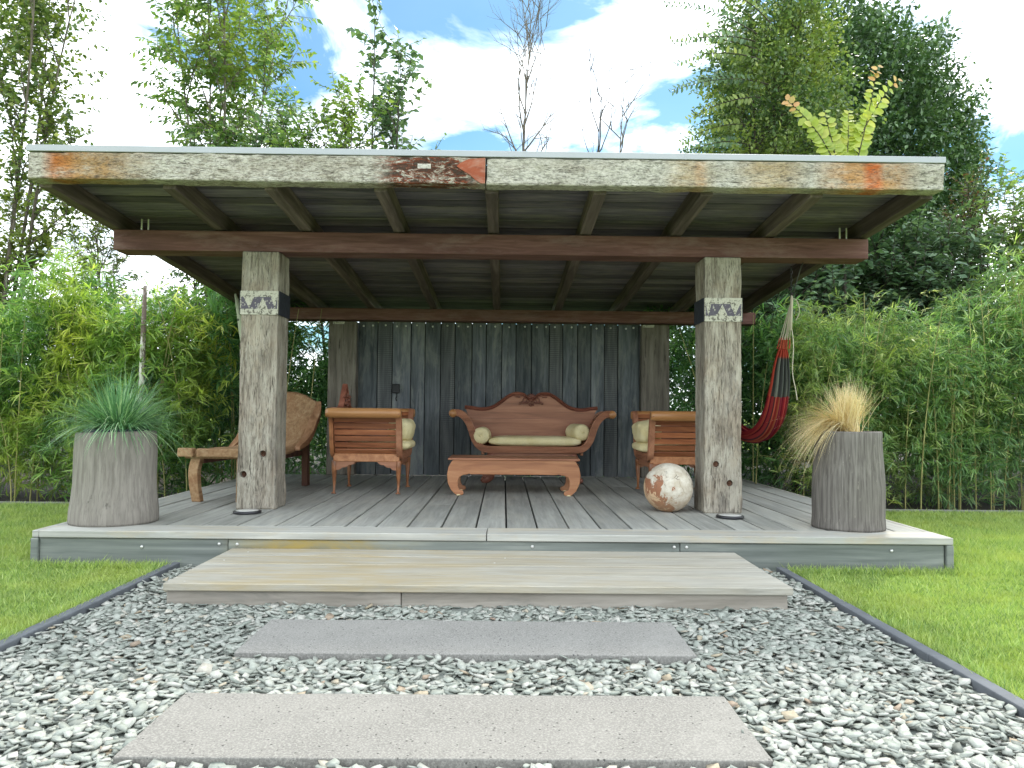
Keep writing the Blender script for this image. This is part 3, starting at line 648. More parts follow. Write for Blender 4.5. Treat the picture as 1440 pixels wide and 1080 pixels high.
# plank wall
wpx = [510, 530, 551, 577, 597, 619, 639, 663, 683, 705, 725, 747, 772, 791, 812, 831, 850, 869, 899]
wx = [(p-708.5)*10.62/1080 for p in wpx]; wx[0] = -2.025; wx[-1] = 1.885
saws = {1, 5, 12, 16}
for i, (a, b2) in enumerate(zip(wx, wx[1:])):
    mt = M_wall2 if i in saws else M_wall
    pl = put('wall_plank', box(b2-a-0.010, 0.045, 2.13, mt, 0.004), pav, ((a+b2)/2, 10.66+random.uniform(-.006, .006), 0.252+1.065), (0, random.uniform(-.001, .001), 0))
    bx_ = [0.0] if b2-a < 0.235 else [-0.06, 0.06]
    for q in bx_:
        put('bolt_head', lathe([(0.014, 0), (0.014, 0.004), (0.009, 0.008), (0.001, 0.009)], M_steel, 8), pl, ((a+b2)/2+q+random.uniform(-.02, .02), 10.634, 2.315+random.uniform(-.01, .01)), (R(90), 0, 0))
put('wall_backing', box(3.86, 0.02, 2.1, M_under, 0), pav, (-0.07, 10.72, 1.31))
# outlet box
ob = thing('outlet_box', (-1.49, 10.62, 1.44), 'small black outlet box with a short cable on the plank wall', 'outlet')
put('housing', box(0.10, 0.07, 0.13, M_black, 0.012, 3), ob, (0, 0, 0), world=False)
put('cover_flap', box(0.085, 0.012, 0.07, M_dsteel, 0.004, 2), ob, (0.0, -0.042, 0.012), (R(8), 0, 0), world=False)
put('cable', tube_mesh(spline([(0, 0.0, -0.06), (0.012, -0.01, -0.10), (0.0, 0.0, -0.14), (0.01, 0.012, -0.17)], 4), 0.007, M_black, 6), ob, (0, 0, 0), world=False)

# recessed lamps in the deck
for (x, y, lab) in ((-2.185, 6.63, 'round metal deck lamp at the foot of the left front post'), (1.95, 6.60, 'round metal deck lamp at the foot of the right front post')):
    l = thing('deck_lamp', (x, y, ZD+0.001), lab, 'deck lamp', 'round lamps set before the posts')
    put('rim', lathe([(0.095, 0.0), (0.117, 0.006), (0.118, 0.018), (0.108, 0.026), (0.088, 0.027)], M_dsteel, 36), l, world=False)
    put('lens', lathe([(0.098, 0.0262), (0.098, 0.0275), (0.060, 0.031), (0.005, 0.032)], M_lightglass, 36), l, world=False)

# stone ball
s = MT('peeling_painted_ball'); o_ = s.obj()
n = s.noise(o_, 4.2, 7, 0.7, None, 0.6); n2b = s.noise(o_, 14, 6, 0.7); ck = s.N('ShaderNodeTexVoronoi', {'Vector': s.N('ShaderNodeMix', {0: 0.12, 4: o_, 5: s.N('ShaderNodeTexNoise', {'Vector': o_, 'Scale': 9.0}).outputs[1]}, data_type='VECTOR').outputs[1], 'Scale': 7.0}, feature='DISTANCE_TO_EDGE').outputs[0]
xyz = s.N('ShaderNodeSeparateXYZ', {0: o_})
base = s.mix(s.ramp(n2b, [(0.4, 0.0), (0.62, 1.0)]), (0.62, 0.58, 0.50), (0.46, 0.40, 0.31))
side = s.math('ADD', s.math('MULTIPLY', xyz.outputs[0], -2.0), s.math('MULTIPLY', xyz.outputs[2], -1.1))
msk = s.math('ADD', s.math('MULTIPLY', side, 0.55), n)
base = s.mix(s.ramp(msk, [(0.60, 0.0), (0.62, 1.0)]), base, (0.29, 0.125, 0.065))
base = s.mix(s.ramp(msk, [(0.72, 0.0), (0.74, 1.0)]), base, (0.60, 0.42, 0.26))
base = s.mix(s.math('MULTIPLY', s.ramp(ck, [(0.0, 1.0), (0.02, 0.0)]), s.ramp(n, [(0.45, 0.0), (0.55, 0.9)])), base, (0.10, 0.075, 0.06))
low = s.ramp(s.math('ADD', s.math('MULTIPLY', xyz.outputs[2], -1.6), s.math('MULTIPLY', n2b, 0.5)), [(0.3, 0.0), (0.6, 0.6)])
base = s.mix(low, base, (0.42, 0.27, 0.16))
M_ball = s.fin(base, 0.6, s.bump(n2b, 0.4, 0.008), 0.35)
bm = bmesh.new(); bmesh.ops.create_icosphere(bm, subdivisions=5, radius=0.222)
for v in bm.verts: v.co *= 1+0.012*mnoise.noise(v.co*7)
tag(put('ornamental_ball', bm_mesh('ball', bm, M_ball, True), None, (1.51, 7.02, ZD+0.216)), 'round stone ball with peeling white and rust brown paint at the right post', 'stone ball')

# ------------------------------------------------------------------ carved settee family
def sweep_band(path, prof, mat, closed_prof=True):
    """path: list of (x,z) in the XZ plane; prof: list of (t, y): t across the band in-plane, y depth"""
    bm = bmesh.new(); rings = []; n = len(path)
    for i, p in enumerate(path):
        a = Vector(path[max(i-1, 0)]); c_ = Vector(path[min(i+1, n-1)]); d = (c_-a).normalized(); nr = Vector((-d.y, d.x))
        rings.append([bm.verts.new((p[0]+nr.x*t, y, p[1]+nr.y*t)) for t, y in prof])
    m = len(prof)
    for a, b_ in zip(rings, rings[1:]):
        for i in range(m):
            j = (i+1) % m; bm.faces.new((a[i], a[j], b_[j], b_[i]))
    bm.faces.new(rings[0][::-1]); bm.faces.new(rings[-1])
    bmesh.ops.recalc_face_normals(bm, faces=bm.faces[:])
    return bm_mesh('band', bm, mat)
def reeded(hw, d, nre, amp=0.006):
    p = []
    for i in range(nre*6+1):
        t = -hw + 2*hw*i/(nre*6); p.append((t, -d/2 - amp*abs(math.sin(PI*i/6))))
    p += [(hw, d/2), (-hw, d/2)]
    return p
def puff(lx, ly, lz, mat, seed=0, e=0.35, wr=0.02, nu=40, nv=24):
    bm = bmesh.new(); rings = []
    sg = lambda v, p_: math.copysign(abs(v)**p_, v)
    for i in range(nv+1):
        ph = -PI/2 + PI*i/nv; ring = []
        for j in range(nu):
            th = 2*PI*j/nu
            x = sg(math.cos(ph), 0.5)*sg(math.cos(th), e); y_ = sg(math.cos(ph), 0.5)*sg(math.sin(th), e); z = sg(math.sin(ph), 0.75)
            p = Vector((x*lx/2, y_*ly/2, z*lz/2)); p += p.normalized()*wr*(mnoise.noise(p*9+Vector((seed, 0, 0)))+0.5*mnoise.noise(p*22+Vector((0, seed, 0))))
            ring.append(bm.verts.new(p))
        rings.append(ring)
    for a, b_ in zip(rings, rings[1:]):
        for j in range(nu):
            k = (j+1) % nu
            bm.faces.new((a[j], a[k], b_[k], b_[j]))
    bmesh.ops.remove_doubles(bm, verts=bm.verts[:], dist=1e-5)
    bmesh.ops.recalc_face_normals(bm, faces=bm.faces[:])
    return bm_mesh('puff', bm, mat, True)
def carving(parent, cx, y, z, k, mat):
    """central crest ornament: shell with leaf scrolls, all one carved piece"""
    bm = bmesh.new()
    def blob(x, zz, rx, rz, rot=0, dy=0.02):
        g = bmesh.ops.create_icosphere(bm, subdivisions=2, radius=1.0)
        M_ = Matrix.Translation((x, -dy*0.4, zz)) @ Matrix.Rotation(rot, 4, 'Y') @ Matrix.Diagonal((rx, dy, rz, 1)); bmesh.ops.transform(bm, matrix=M_, verts=g['verts'])
    for a in (-60, -35, -12, 12, 35, 60): blob(math.sin(R(a))*0.04, 0.01+math.cos(R(a))*0.045, 0.011, 0.036, R(a), 0.022)
    blob(0, 0.0, 0.024, 0.024, 0, 0.032)
    for sg_ in (-1, 1):
        pts = []
        for i in range(26):
            t = i/25; a = R(200)+t*R(430); rr = 0.048*(1-t*0.8); pts.append((sg_*(0.075+rr*math.cos(a)), -0.012, 0.0+rr*math.sin(a)))
        V, F = tubes_np([(pts, [0.011*(1-0.5*i/25) for i in range(26)])], 6)
        vv = [bm.verts.new(v) for v in V]
        for f in F: bm.faces.new([vv[q] for q in f])
        for i in range(5): blob(sg_*(0.05+0.024*i), -0.035-0.004*i+0.012*(i % 2), 0.020, 0.009, R(sg_*(25-22*i)), 0.018)
        for i in range(4): blob(sg_*(0.10+0.03*i), 0.045+0.012*math.sin(i*2.0), 0.022, 0.009, R(sg_*(-20+8*i)), 0.016)
        blob(sg_*0.02, -0.055, 0.009, 0.028, R(-sg_*30), 0.018)
    blob(0, -0.07, 0.012, 0.02, 0, 0.02)
    for v in bm.verts: v.co = Vector((v.co.x*k, v.co.y, v.co.z*k))
    put('carved_crest', bm_mesh('carving', bm, mat, True), parent, (cx, y, z), world=False)
def settee(name, loc, rz, Ws, kx, D, label, cat, group=None, legs='claw', back=True, fy=0.0):
    """front faces local -Y; curve points scaled kx outward"""
    t = thing(name, loc, label, cat, group, rz)
    prof = [(-Ws, .42)] if False else None
    half = [(0, .42), (Ws*.5, .42), (Ws-.05, .42), (Ws+.05*kx, .455), (Ws+.115*kx, .54), (Ws+.15*kx, .64), (Ws+.19*kx, .745), (Ws+.25*kx, .825), (Ws+.32*kx, .868), (Ws+.385*kx, .862), (Ws+.41*kx, .835)]
    cur = [(p.x, p.y) for p in spline([(a, b_, 0) for a, b_ in half], 6)]
    full = [(-a, b_) for a, b_ in cur[::-1]] + cur[1:]
    put('front_frame', sweep_band(full, reeded(.042, .05, 5), M_teakR), t, (0, -D/2+.025, 0), world=False)
    put('rear_frame', sweep_band(full, [(-.035, -.02), (.035, -.02), (.035, .02), (-.035, .02)], M_teak), t, (0, D/2-.02, 0), world=False)
    top = half[-1]
    for sg_ in (-1, 1):
        put('armrest_roll', tube_mesh([(sg_*(top[0]-.02*kx), -D/2-.012, .862), (sg_*(top[0]-.02*kx), -D/2+.03, .862), (sg_*(top[0]-.02*kx), D/2-.03, .862), (sg_*(top[0]-.02*kx), D/2+.012, .862)], [.044, .052, .052, .044], M_teakL, 20), t, world=False)
        # side slats following the curve
        L = 0; pts = [Vector(c_) for c_ in cur if c_[0] > Ws-.02]
        cum = [0]
        for a, b_ in zip(pts, pts[1:]): cum.append(cum[-1]+(b_-a).length)
        sp = 0.068; nsl = int((cum[-1]-0.07)/sp); s0 = 0.035
        for i in range(nsl):
            q = s0+sp*(i+.5)
            for j in range(len(cum)-1):
                if cum[j] <= q <= cum[j+1]: break
            f_ = (q-cum[j])/(cum[j+1]-cum[j]); p = pts[j].lerp(pts[j+1], f_); d = (pts[j+1]-pts[j]).normalized()
            put('side_slat', box(sp-.012, D-.09, .018, M_teakY, .003), t, (sg_*p.x, 0.0, p.y), (0, -sg_*math.atan2(d.y, d.x) if sg_ > 0 else math.atan2(d.y, d.x), 0), world=False)
        put('side_rail', box(.035, D-.05, .085, M_tab if kx < .8 else M_teak, .006), t, (sg_*(Ws+.015), 0, .395), world=False)
    put('seat', box(2*Ws, D-.06, .03, M_teak, .004), t, (0, 0, .445), world=False)
    put('front_apron', box(2*Ws*.9, .025, .075, M_teakR, .006), t, (0, -D/2+.045, .345), world=False)
    if back:
        sx = (Ws+.27*kx)/.92
        ol = [(0, 1.055), (.05, 1.085), (.10, 1.12), (.16, 1.135), (.24, 1.132), (.32, 1.10), (.42, 1.03), (.52, .965), (.62, .935), (.72, .93), (.82, .945), (.92, .955)]
        if kx < .59: ol = [(0, 1.165), (.05, 1.13), (.12, 1.09), (.20, 1.03), (.30, .96), (.40, .92), (.55, .90), (.75, .90), (.92, .905)]
        ol = [(p.x*sx, p.y) for p in spline([(a, b_, 0) for a, b_ in ol], 4)]
        side = [(Ws+.20*kx, .78), (Ws+.14*kx, .66), (Ws+.10*kx, .54), (Ws, .45)]
        outl = [(-a, b_) for a, b_ in ol[::-1]] + ol[1:] + side + [(-a, b_) for a, b_ in side[::-1]]
        rake = R(-7)
        # two boards with a joint
        bk = put('backrest', extrude_outline(outl, -.012, .014, M_teakR if kx > .59 else M_carve), t, (0, D/2-.045, 0), (0, 0, 0), world=False)
        crest = [(-a, b_) for a, b_ in ol[::-1]] + ol[1:]
        put('crest_moulding', sweep_band(crest, [(-.034, -.012), (-.030, -.024), (-.022, -.014), (-.012, -.030), (0, -.016), (.010, -.028), (.014, -.012), (.014, .024), (-.034, .024)], M_carve), t, (0, D/2-.050, 0), world=False)
        put('board_joint', box(2*(Ws+.19*kx), .003, .005, M_carve, 0), t, (0, D/2-.0585, .80), world=False)
        carving(t, 0, D/2-.072, 1.045 if kx > .59 else 1.0, min(1.0, .55+.5*kx), M_carve)
    for sg_ in (-1, 1):
        for fb in (-1, 1):
            if legs == 'claw':
                lx = Ws-.12
                pts = spline([(sg_*lx, 0, .36), (sg_*(lx+.045), 0, .27), (sg_*(lx+.03), 0, .17), (sg_*(lx+.04), 0, .08), (sg_*(lx+.10), 0, .035), (sg_*(lx+.135), 0, .045), (sg_*(lx+.13), 0, .065)], 5)
                m_ = len(pts); rad = [max(.014, .062*(1-i/(m_-1))**.7+.012) for i in range(m_)]
                put('leg', tube_mesh(pts, rad, M_carve, 10), t, (0, fb*(D/2-.07), 0), world=False)
            else:
                lx = Ws+.005; pts = spline([(0, 0, .36), (sg_*.012, 0, .29), (0, 0, .20), (-sg_*.004, 0, .12), (sg_*.006, 0, .055), (sg_*.02, 0, .025), (sg_*.022, 0, .018)], 5)
                m_ = len(pts); rad = [.034-.021*min(1, (i/(m_*.55)))+(.014 if i > m_*.8 else 0) for i in range(m_)]
                put('leg', tube_mesh(pts, rad, M_teak, 10), t, (sg_*lx, fb*(D/2-.035), 0), world=False)
        if legs != 'claw':
            # scalloped brackets on the side under the rail
            for fb in (-1, 1):
                sc = [(0, 0), (0, -.085)]
                for i in range(1, 13):
                    u = i/12; sc.append((u*.20, -.085*(1-u)**.9 - .012*abs(math.sin(u*PI*3))))
                sc.append((.20, 0))
                me = extrude_outline([(fb*(-(D/2-.055))+fb*a, b_) for a, b_ in sc], -.010, .010, M_teakR)
                put('bracket', me, t, (sg_*(Ws+.02), 0, .352), (0, 0, R(90)), world=False)
    return t
# sofa in the middle
SX, SYc = 0.36, 9.83
sofa = settee('carved_sofa', (SX, SYc, ZD), 0, .60, 1.0, .62, 'carved teak sofa with scrolled arms and wavy crested back against the plank wall', 'sofa')
tag(put('seat_cushion', puff(1.16, .52, .13, M_cream, 3, .16, .006, 72, 20), None, (SX+.03, SYc-.06, ZD+.52)), 'long flat cream seat cushion lying on the carved sofa', 'cushion', 'cream cushions')
def bolster(x, y, z, yaw, lab):
    L = .40; r_ = .105
    prof = [(.012, -L/2+.012), (.03, -L/2), (.07, -L/2+.002), (.096, -L/2+.018), (r_, -L/2+.05)] + [(r_+.002*math.sin(i*1.7), -L/2+.05+(L-.10)*i/10) for i in range(1, 10)] + [(r_, L/2-.05), (.096, L/2-.018), (.07, L/2-.002), (.03, L/2), (.012, L/2-.012)]
    t = thing('bolster', (x, y, z), lab, 'bolster', 'round cream bolsters', yaw)
    put('cover', lathe(prof, M_cream, 32, True, .02), t, (0, 0, 0), (R(90), 0, 0), world=False)
    for k in (-1, 1): put('button', lathe([(.016, 0), (.015, .006), (.002, .009)], M_cream, 12), t, (0, k*(L/2-.010), 0), (R(90) if k < 0 else R(-90), 0, 0), world=False)
bolster(SX-.63, SYc-.13, ZD+.585, R(-4), 'round cream bolster at the left end of the carved sofa')
bolster(SX+.58, SYc-.08, ZD+.635, R(16), 'round cream bolster at the right end of the carved sofa')
# two armchairs, turned towards each other
chL = settee('armchair', (-1.43, 8.47, ZD), R(90), .38, .58, .74, 'teak armchair with slatted sides standing left of the low table', 'armchair', 'slatted teak armchairs', legs='slim')
chR = settee('armchair', (1.89, 8.47, ZD), R(-90), .38, .58, .74, 'teak armchair with slatted sides partly hidden by the right post', 'armchair', 'slatted teak armchairs', legs='slim')
for sgn, cx_, lab in ((1, -1.43, 'left'), (-1, 1.89, 'right')):
    tag(put('seat_cushion', puff(.70, .62, .13, M_cream, 5+sgn, .3, .014), None, (cx_+sgn*.09, 8.47, ZD+.52)), 'puffy cream seat cushion on the %s armchair' % lab, 'cushion', 'cream cushions')
    tag(put('folded_pillow', puff(.26, .60, .24, M_cream, 9+sgn, .5, .022), None, (cx_+sgn*.31, 8.47, ZD+.685), (0, R(8*sgn), 0)), 'folded cream pillow on the cushion of the %s armchair' % lab, 'pillow', 'cream pillows')

# low table -----------------------------------------------------------
tb = thing('coffee_table', (0.115, 8.45, ZD), 'low teak table with inward curling legs before the carved sofa', 'coffee table')
TW, TD, TH = 1.40, .58, .395
put('tabletop', box(TW, TD, .022, M_teakR, .006, 2), tb, (0, 0, TH-.011), world=False)
half = [(0, .29), (.50, .29)]
def table_front():
    o_ = [(0, .374), (.64, .374), (.66, .36), (.695, .30), (.71, .22), (.70, .13), (.665, .055), (.63, .020), (.605, .004), (.545, .004), (.53, .022), (.54, .050), (.575, .06), (.592, .10), (.592, .15), (.575, .195), (.535, .215), (.50, .220), (.475, .228), (.45, .222), (0, .222)]
    full = o_ + [(-a, b_) for a, b_ in o_[::-1][1:-1]]
    return full
fm = extrude_outline(table_front(), -.022, .022, M_tab, .006)
put('front_frame', fm, tb, (0, -TD/2+.035, 0), world=False)
put('rear_frame', fm, tb, (0, TD/2-.035, 0), world=False)
for sg_ in (-1, 1):
    put('side_apron', box(.03, TD-.12, .10, M_tab, .004), tb, (sg_*.63, 0, .32), world=False)
    for fb in (-1, 1):
        put('foot_pad', lathe([(.026, 0), (.028, .01), (.016, .016)], M_cream, 12), tb, (sg_*.585, fb*(TD/2-.035), -.001), world=False)

# lounger -------------------------------------------------------------
lg = thing('wooden_lounger', (-2.72, 7.36, ZD), 'rough wooden lounger with a raised rounded back behind the left post', 'lounger', None, R(-4))
def slab_sweep():
    """seat and back as one curved plank; local y runs to the head"""
    prof = spline([(0, .47, 0), (.35, .485, 0), (.75, .47, 0), (1.10, .47, 0), (1.40, .55, 0), (1.62, .70, 0), (1.77, .87, 0), (1.86, .98, 0)], 8)
    bm = bmesh.new(); rows = []; n = len(prof)
    for i, p in enumerate(prof):
        u = i/(n-1); hw = .315+.07*u
        if u > .8: hw *= 1-.0*((u-.8)/.2)
        a = prof[max(0, i-1)]; c_ = prof[min(n-1, i+1)]; d = (c_-a).normalized(); nr = Vector((-d.y, d.x, 0))
        th = .055+.008*math.sin(u*9); row = []
        for k in range(13):
            v_ = -1+2*k/12; x = v_*hw; crown = .03*(1-v_*v_)*(1 if u < .45 else .15); dish = -.03*(1-abs(v_))*(u > .5)
            ex = 0.16*max(0, (u-.84)/.16)*max(0, math.cos(v_*1.75))**.8          # rounded head
            pz = p.y+d.y*ex; py = p.x+d.x*ex
            w1 = .006*mnoise.noise(Vector((x*8, py*5, pz*5)))
            row.append((bm.verts.new((x+.010*mnoise.noise(Vector((v_*2, u*8, 0))), py+nr.x*(crown+w1), pz+nr.y*(crown+w1))), bm.verts.new((x, py-nr.x*th, pz-nr.y*th))))
        rows.append(row)
    for r1, r2 in zip(rows, rows[1:]):
        for k in range(12):
            bm.faces.new((r1[k][0], r1[k+1][0], r2[k+1][0], r2[k][0])); bm.faces.new((r1[k+1][1], r1[k][1], r2[k][1], r2[k+1][1]))
        for k in (0, 12): bm.faces.new((r1[k][0], r2[k][0], r2[k][1], r1[k][1]))
    for row in (rows[0], rows[-1]):
        for k in range(12): bm.faces.new((row[k][0], row[k][1], row[k+1][1], row[k+1][0]))
    bmesh.ops.recalc_face_normals(bm, faces=bm.faces[:])
    return bm_mesh('slab', bm, M_slab, True)
put('seat_slab', slab_sweep(), lg, world=False)
put('end_rail', old_timber(.15, .09, .085, M_slab, .012, .05, .005, 4), lg, (-.29, -.02, .475), world=False)
put('end_rail', old_timber(.50, .085, .08, M_slab, .012, .05, .005, 6), lg, (.07, -.02, .472), world=False)
rl = spline([(.372, 1.16, .46), (.385, 1.44, .56), (.392, 1.64, .74), (.395, 1.77, .86), (.385, 1.85, .97)], 6)
def rail_mesh(pts, sx_):
    bm = bmesh.new(); rings = []
    for i, p in enumerate(pts):
        u = i/(len(pts)-1); hw_ = .030+.022*math.sin(PI*u); hd = .022+.03*math.sin(PI*min(1, u*1.1)); x = sx_*p.x
        rings.append([bm.verts.new((x-hw_, p.y+hd*.4, p.z+hd)), bm.verts.new((x+hw_, p.y+hd*.4, p.z+hd)), bm.verts.new((x+hw_*1.1, p.y-hd*.4, p.z-hd)), bm.verts.new((x-hw_, p.y-hd*.4, p.z-hd))])
    for a, b_ in zip(rings, rings[1:]):
        for i in range(4): bm.faces.new((a[i], a[(i+1) % 4], b_[(i+1) % 4], b_[i]))
    bm.faces.new(rings[0]); bm.faces.new(rings[-1][::-1]); bmesh.ops.recalc_face_normals(bm, faces=bm.faces[:])
    bmesh.ops.bevel(bm, geom=bm.edges[:], offset=.004, segments=1, affect='EDGES')
    return bm_mesh('rail', bm, M_slabR)
put('back_side_rail', rail_mesh(rl, 1), lg, world=False)
put('back_side_rail', rail_mesh(rl, -1), lg, world=False)
for sg_ in (-1, 1):
    lp = spline([(sg_*.22, .06, .43), (sg_*.235, .035, .30), (sg_*.23, .04, .16), (sg_*.215, .07, .0)], 5)
    bm = bmesh.new(); rings = []
    for i, p in enumerate(lp):
        hw_ = .048-.006*i/len(lp); hd = .038
        rings.append([bm.verts.new((p.x+a*hw_, p.y+b_*hd, p.z)) for a, b_ in ((-1, -1), (1, -1), (1, 1), (-1, 1))])
    for a, b_ in zip(rings, rings[1:]):
        for i in range(4): bm.faces.new((a[i], a[(i+1) % 4], b_[(i+1) % 4], b_[i]))
    bm.faces.new(rings[0]); bm.faces.new(rings[-1][::-1]); bmesh.ops.recalc_face_normals(bm, faces=bm.faces[:])
    bmesh.ops.bevel(bm, geom=bm.edges[:], offset=.004, segments=1, affect='EDGES')
    put('leg', bm_mesh('leg', bm, M_slab), lg, world=False)
    put('leg', box(.075, .09, .60, M_slabdk, .008, 2), lg, (sg_*.285, 1.72, .30), (R(4), 0, 0), world=False)
    put('rear_brace', box(.05, .06, .50, M_slabdk, .006, 2), lg, (sg_*.285, 1.80, .62), (R(-24), 0, 0), world=False)
put('side_stretcher', box(.045, 1.5, .06, M_slabdk, .006, 2), lg, (.24, .95, .385), world=False)
put('side_stretcher', box(.045, 1.5, .06, M_slabdk, .006, 2), lg, (-.24, .95, .385), world=False)

# ------------------------------------------------------------------ planters
s = MT('wood_grained_planter'); o_ = s.obj(); rn = s.rnd()
g = s.noise(s.map(o_, (30, 30, 3.0)), 1.0, 7, 0.65, s.math('MULTIPLY', rn, 30)); fine = s.noise(s.map(o_, (60, 60, 5)), 1.0, 4, 0.7)
c = s.ramp(g, [(0.3, (0.18, 0.165, 0.145)), (0.5, (0.235, 0.215, 0.19)), (0.72, (0.29, 0.27, 0.24))])
c = s.mix(s.math('MULTIPLY', s.ramp(fine, [(0.4, 1.0), (0.52, 0.0)]), 0.4), c, (0.09, 0.08, 0.07))
zz = s.N('ShaderNodeSeparateXYZ', {0: o_}).outputs[2]
dk = s.noise(s.map(o_, (9, 9, 4.5)), 1.0, 4, 0.6, s.math('MULTIPLY', rn, 30))
bandm = s.ramp(s.math('ABSOLUTE', s.math('SUBTRACT', zz, 0.22)), [(0.04, 1.0), (0.22, 0.0)])
c = s.mix(s.math('MULTIPLY', s.math('MULTIPLY', s.ramp(dk, [(0.62, 0.0), (0.67, 1.0)]), bandm), 0.9), c, (0.025, 0.022, 0.02))
M_plant = s.fin(c, 0.8, s.bump(s.math('ADD', g, s.math('MULTIPLY', fine, 0.6)), 0.8, 0.008), 0.2)
s = MT('ribbed_planter'); o_ = s.obj(); g = s.noise(s.map(o_, (60, 60, 2.6)), 1.0, 6, 0.6); fl = s.noise(s.map(o_, (40, 40, 10)), 1.0, 5, 0.75)
c = s.ramp(g, [(0.34, (0.09, 0.082, 0.074)), (0.52, (0.15, 0.138, 0.125)), (0.70, (0.205, 0.192, 0.174))]); c = s.mix(s.ramp(fl, [(0.62, 0.0), (0.70, 0.5)]), c, (0.36, 0.33, 0.28))
M_plant2 = s.fin(c, 0.85, s.bump(g, 0.6, 0.008), 0.2)
def planter(x, y, r0, r1, h, mat, lab, tilt, seed):
    t = thing('planter', (x, y, ZD+.001), lab, 'planter', 'tall round planters on the deck corners')
    sec = [(r0*.985, 0), (r0, .02)] + [(r0+(r1-r0)*u + .006*math.sin(u*7+seed), .02+(h-.03)*u) for u in [i/10 for i in range(1, 11)]] + [(r1-.008, h), (r1-.03, h), (r1-.035, h-.05), (.02, h-.055)]
    o = put('pot', lathe(sec, mat, 56, True, .025, seed), t, world=False); 
    for v in o.data.vertices:
        if v.co.z > h*.8: v.co.z += tilt*v.co.x
    put('soil_fill', lathe([(r1-.04, h-.045), (.1, h-.03), (.01, h-.028)], M_soil, 24), t, world=False)
    return t
pl1 = planter(-3.05, 6.10, .322, .283, .705, M_plant, 'grey weathered round planter with green fountain grass, left deck corner', .03, 2)
lid = put('liner_rim', lathe([(.225, .68), (.232, .722), (.212, .728), (.2, .69)], plain('liner_plastic', (.03, .04, .05), .5), 40), pl1, world=False)
pl2 = planter(2.752, 6.12, .278, .252, .765, M_plant2, 'brown grey ribbed round planter with golden feather grass, right deck corner', .0, 5)

def grass_tuft(name, loc, n, rfun, mat, lab, cat, wid=.0022, segs=9, base_r=.1, group=None):
    Vs = []; Fs = []; Ts = []; As = []; off = 0
    for i in range(n):
        b0, d, L, droop, tw = rfun(i)
        pts = []
        for k in range(segs+1):
            u = k/segs; p = b0 + d*L*u + Vector((0, 0, -droop*L*u*u)) + Vector((mnoise.noise(Vector((i*1.7, u*2.2, 0))), mnoise.noise(Vector((i*1.7, u*2.2, 9))), 0))*L*.05*u
            pts.append(p)
        sd = Vector((-d.y, d.x, 0)); sd = sd.normalized() if sd.length > 1e-3 else Vector((1, 0, 0)); sd = (sd + Vector((0, 0, 0.3*tw))).normalized()
        tn = rng.random()
        for k, p in enumerate(pts):
            w_ = wid*(1-(k/segs)**2*.92); Vs.append(p-sd*w_); Vs.append(p+sd*w_); Ts += [tn, tn]; As += [k/segs]*2
        for k in range(segs): Fs.append((off+2*k, off+2*k+1, off+2*k+3, off+2*k+2))
        off += 2*(segs+1)
    o = put(name, np_mesh(name, np.array([v[:] for v in Vs]), np.array(Fs), mat, Ts, extra=As), None, loc)
    return tag(o, lab, cat)
M_ftn = leafmat('fountain_grass_leaf', [(0.0, (0.044, 0.142, 0.055)), (0.5, (0.108, 0.302, 0.120)), (0.85, (0.236, 0.484, 0.219)), (1.0, (0.550, 0.726, 0.439))], 0.3, 0.45, 0.15, 2)
def ft(i):
    a = rng.uniform(0, 2*PI); el = math.acos(rng.uniform(0.12, 1.0)**.9); rr = abs(rng.normal(0, .055))
    d = Vector((math.cos(a)*math.sin(el), math.sin(a)*math.sin(el), math.cos(el)+.30)).normalized()
    L = rng.uniform(.40, .70); return Vector((math.cos(a)*rr, math.sin(a)*rr, 0)), d, L, rng.uniform(.15, .72)*(.25+math.sin(el)), rng.uniform(-1, 1)
grass_tuft('fountain_grass', (-3.03, 6.10, ZD+.69), 1500, ft, M_ftn, 'arching green fountain grass growing in the left planter', 'grass', .0032)
M_gold = leafmat('feather_grass', [(0.0, (0.60, 0.47, 0.22)), (0.5, (0.80, 0.68, 0.38)), (1.0, (0.90, 0.83, 0.58))], 0.35, 0.6, 0.1, 2, tcol=(1.1, 1.0, 0.6))
def fg(i):
    a = rng.uniform(0, 2*PI); rr = abs(rng.normal(0, .045))
    left = rng.random() < .45
    if left: d = Vector((-rng.uniform(.5, 1.1), rng.uniform(-.5, .4), rng.uniform(.55, 1.1))).normalized(); L = rng.uniform(.48, .74); dr = rng.uniform(.35, 1.15)
    else: d = Vector((rng.normal(.03, .30), rng.normal(0, .30), 1)).normalized(); L = rng.uniform(.32, .52); dr = rng.uniform(.0, .28)
    return Vector((math.cos(a)*rr, math.sin(a)*rr, 0)), d, L, dr, rng.uniform(-1, 1)
grass_tuft('feather_grass', (2.752, 6.12, ZD+.74), 1200, fg, M_gold, 'straw golden feather grass blown to the left in the right planter', 'grass', .0023)

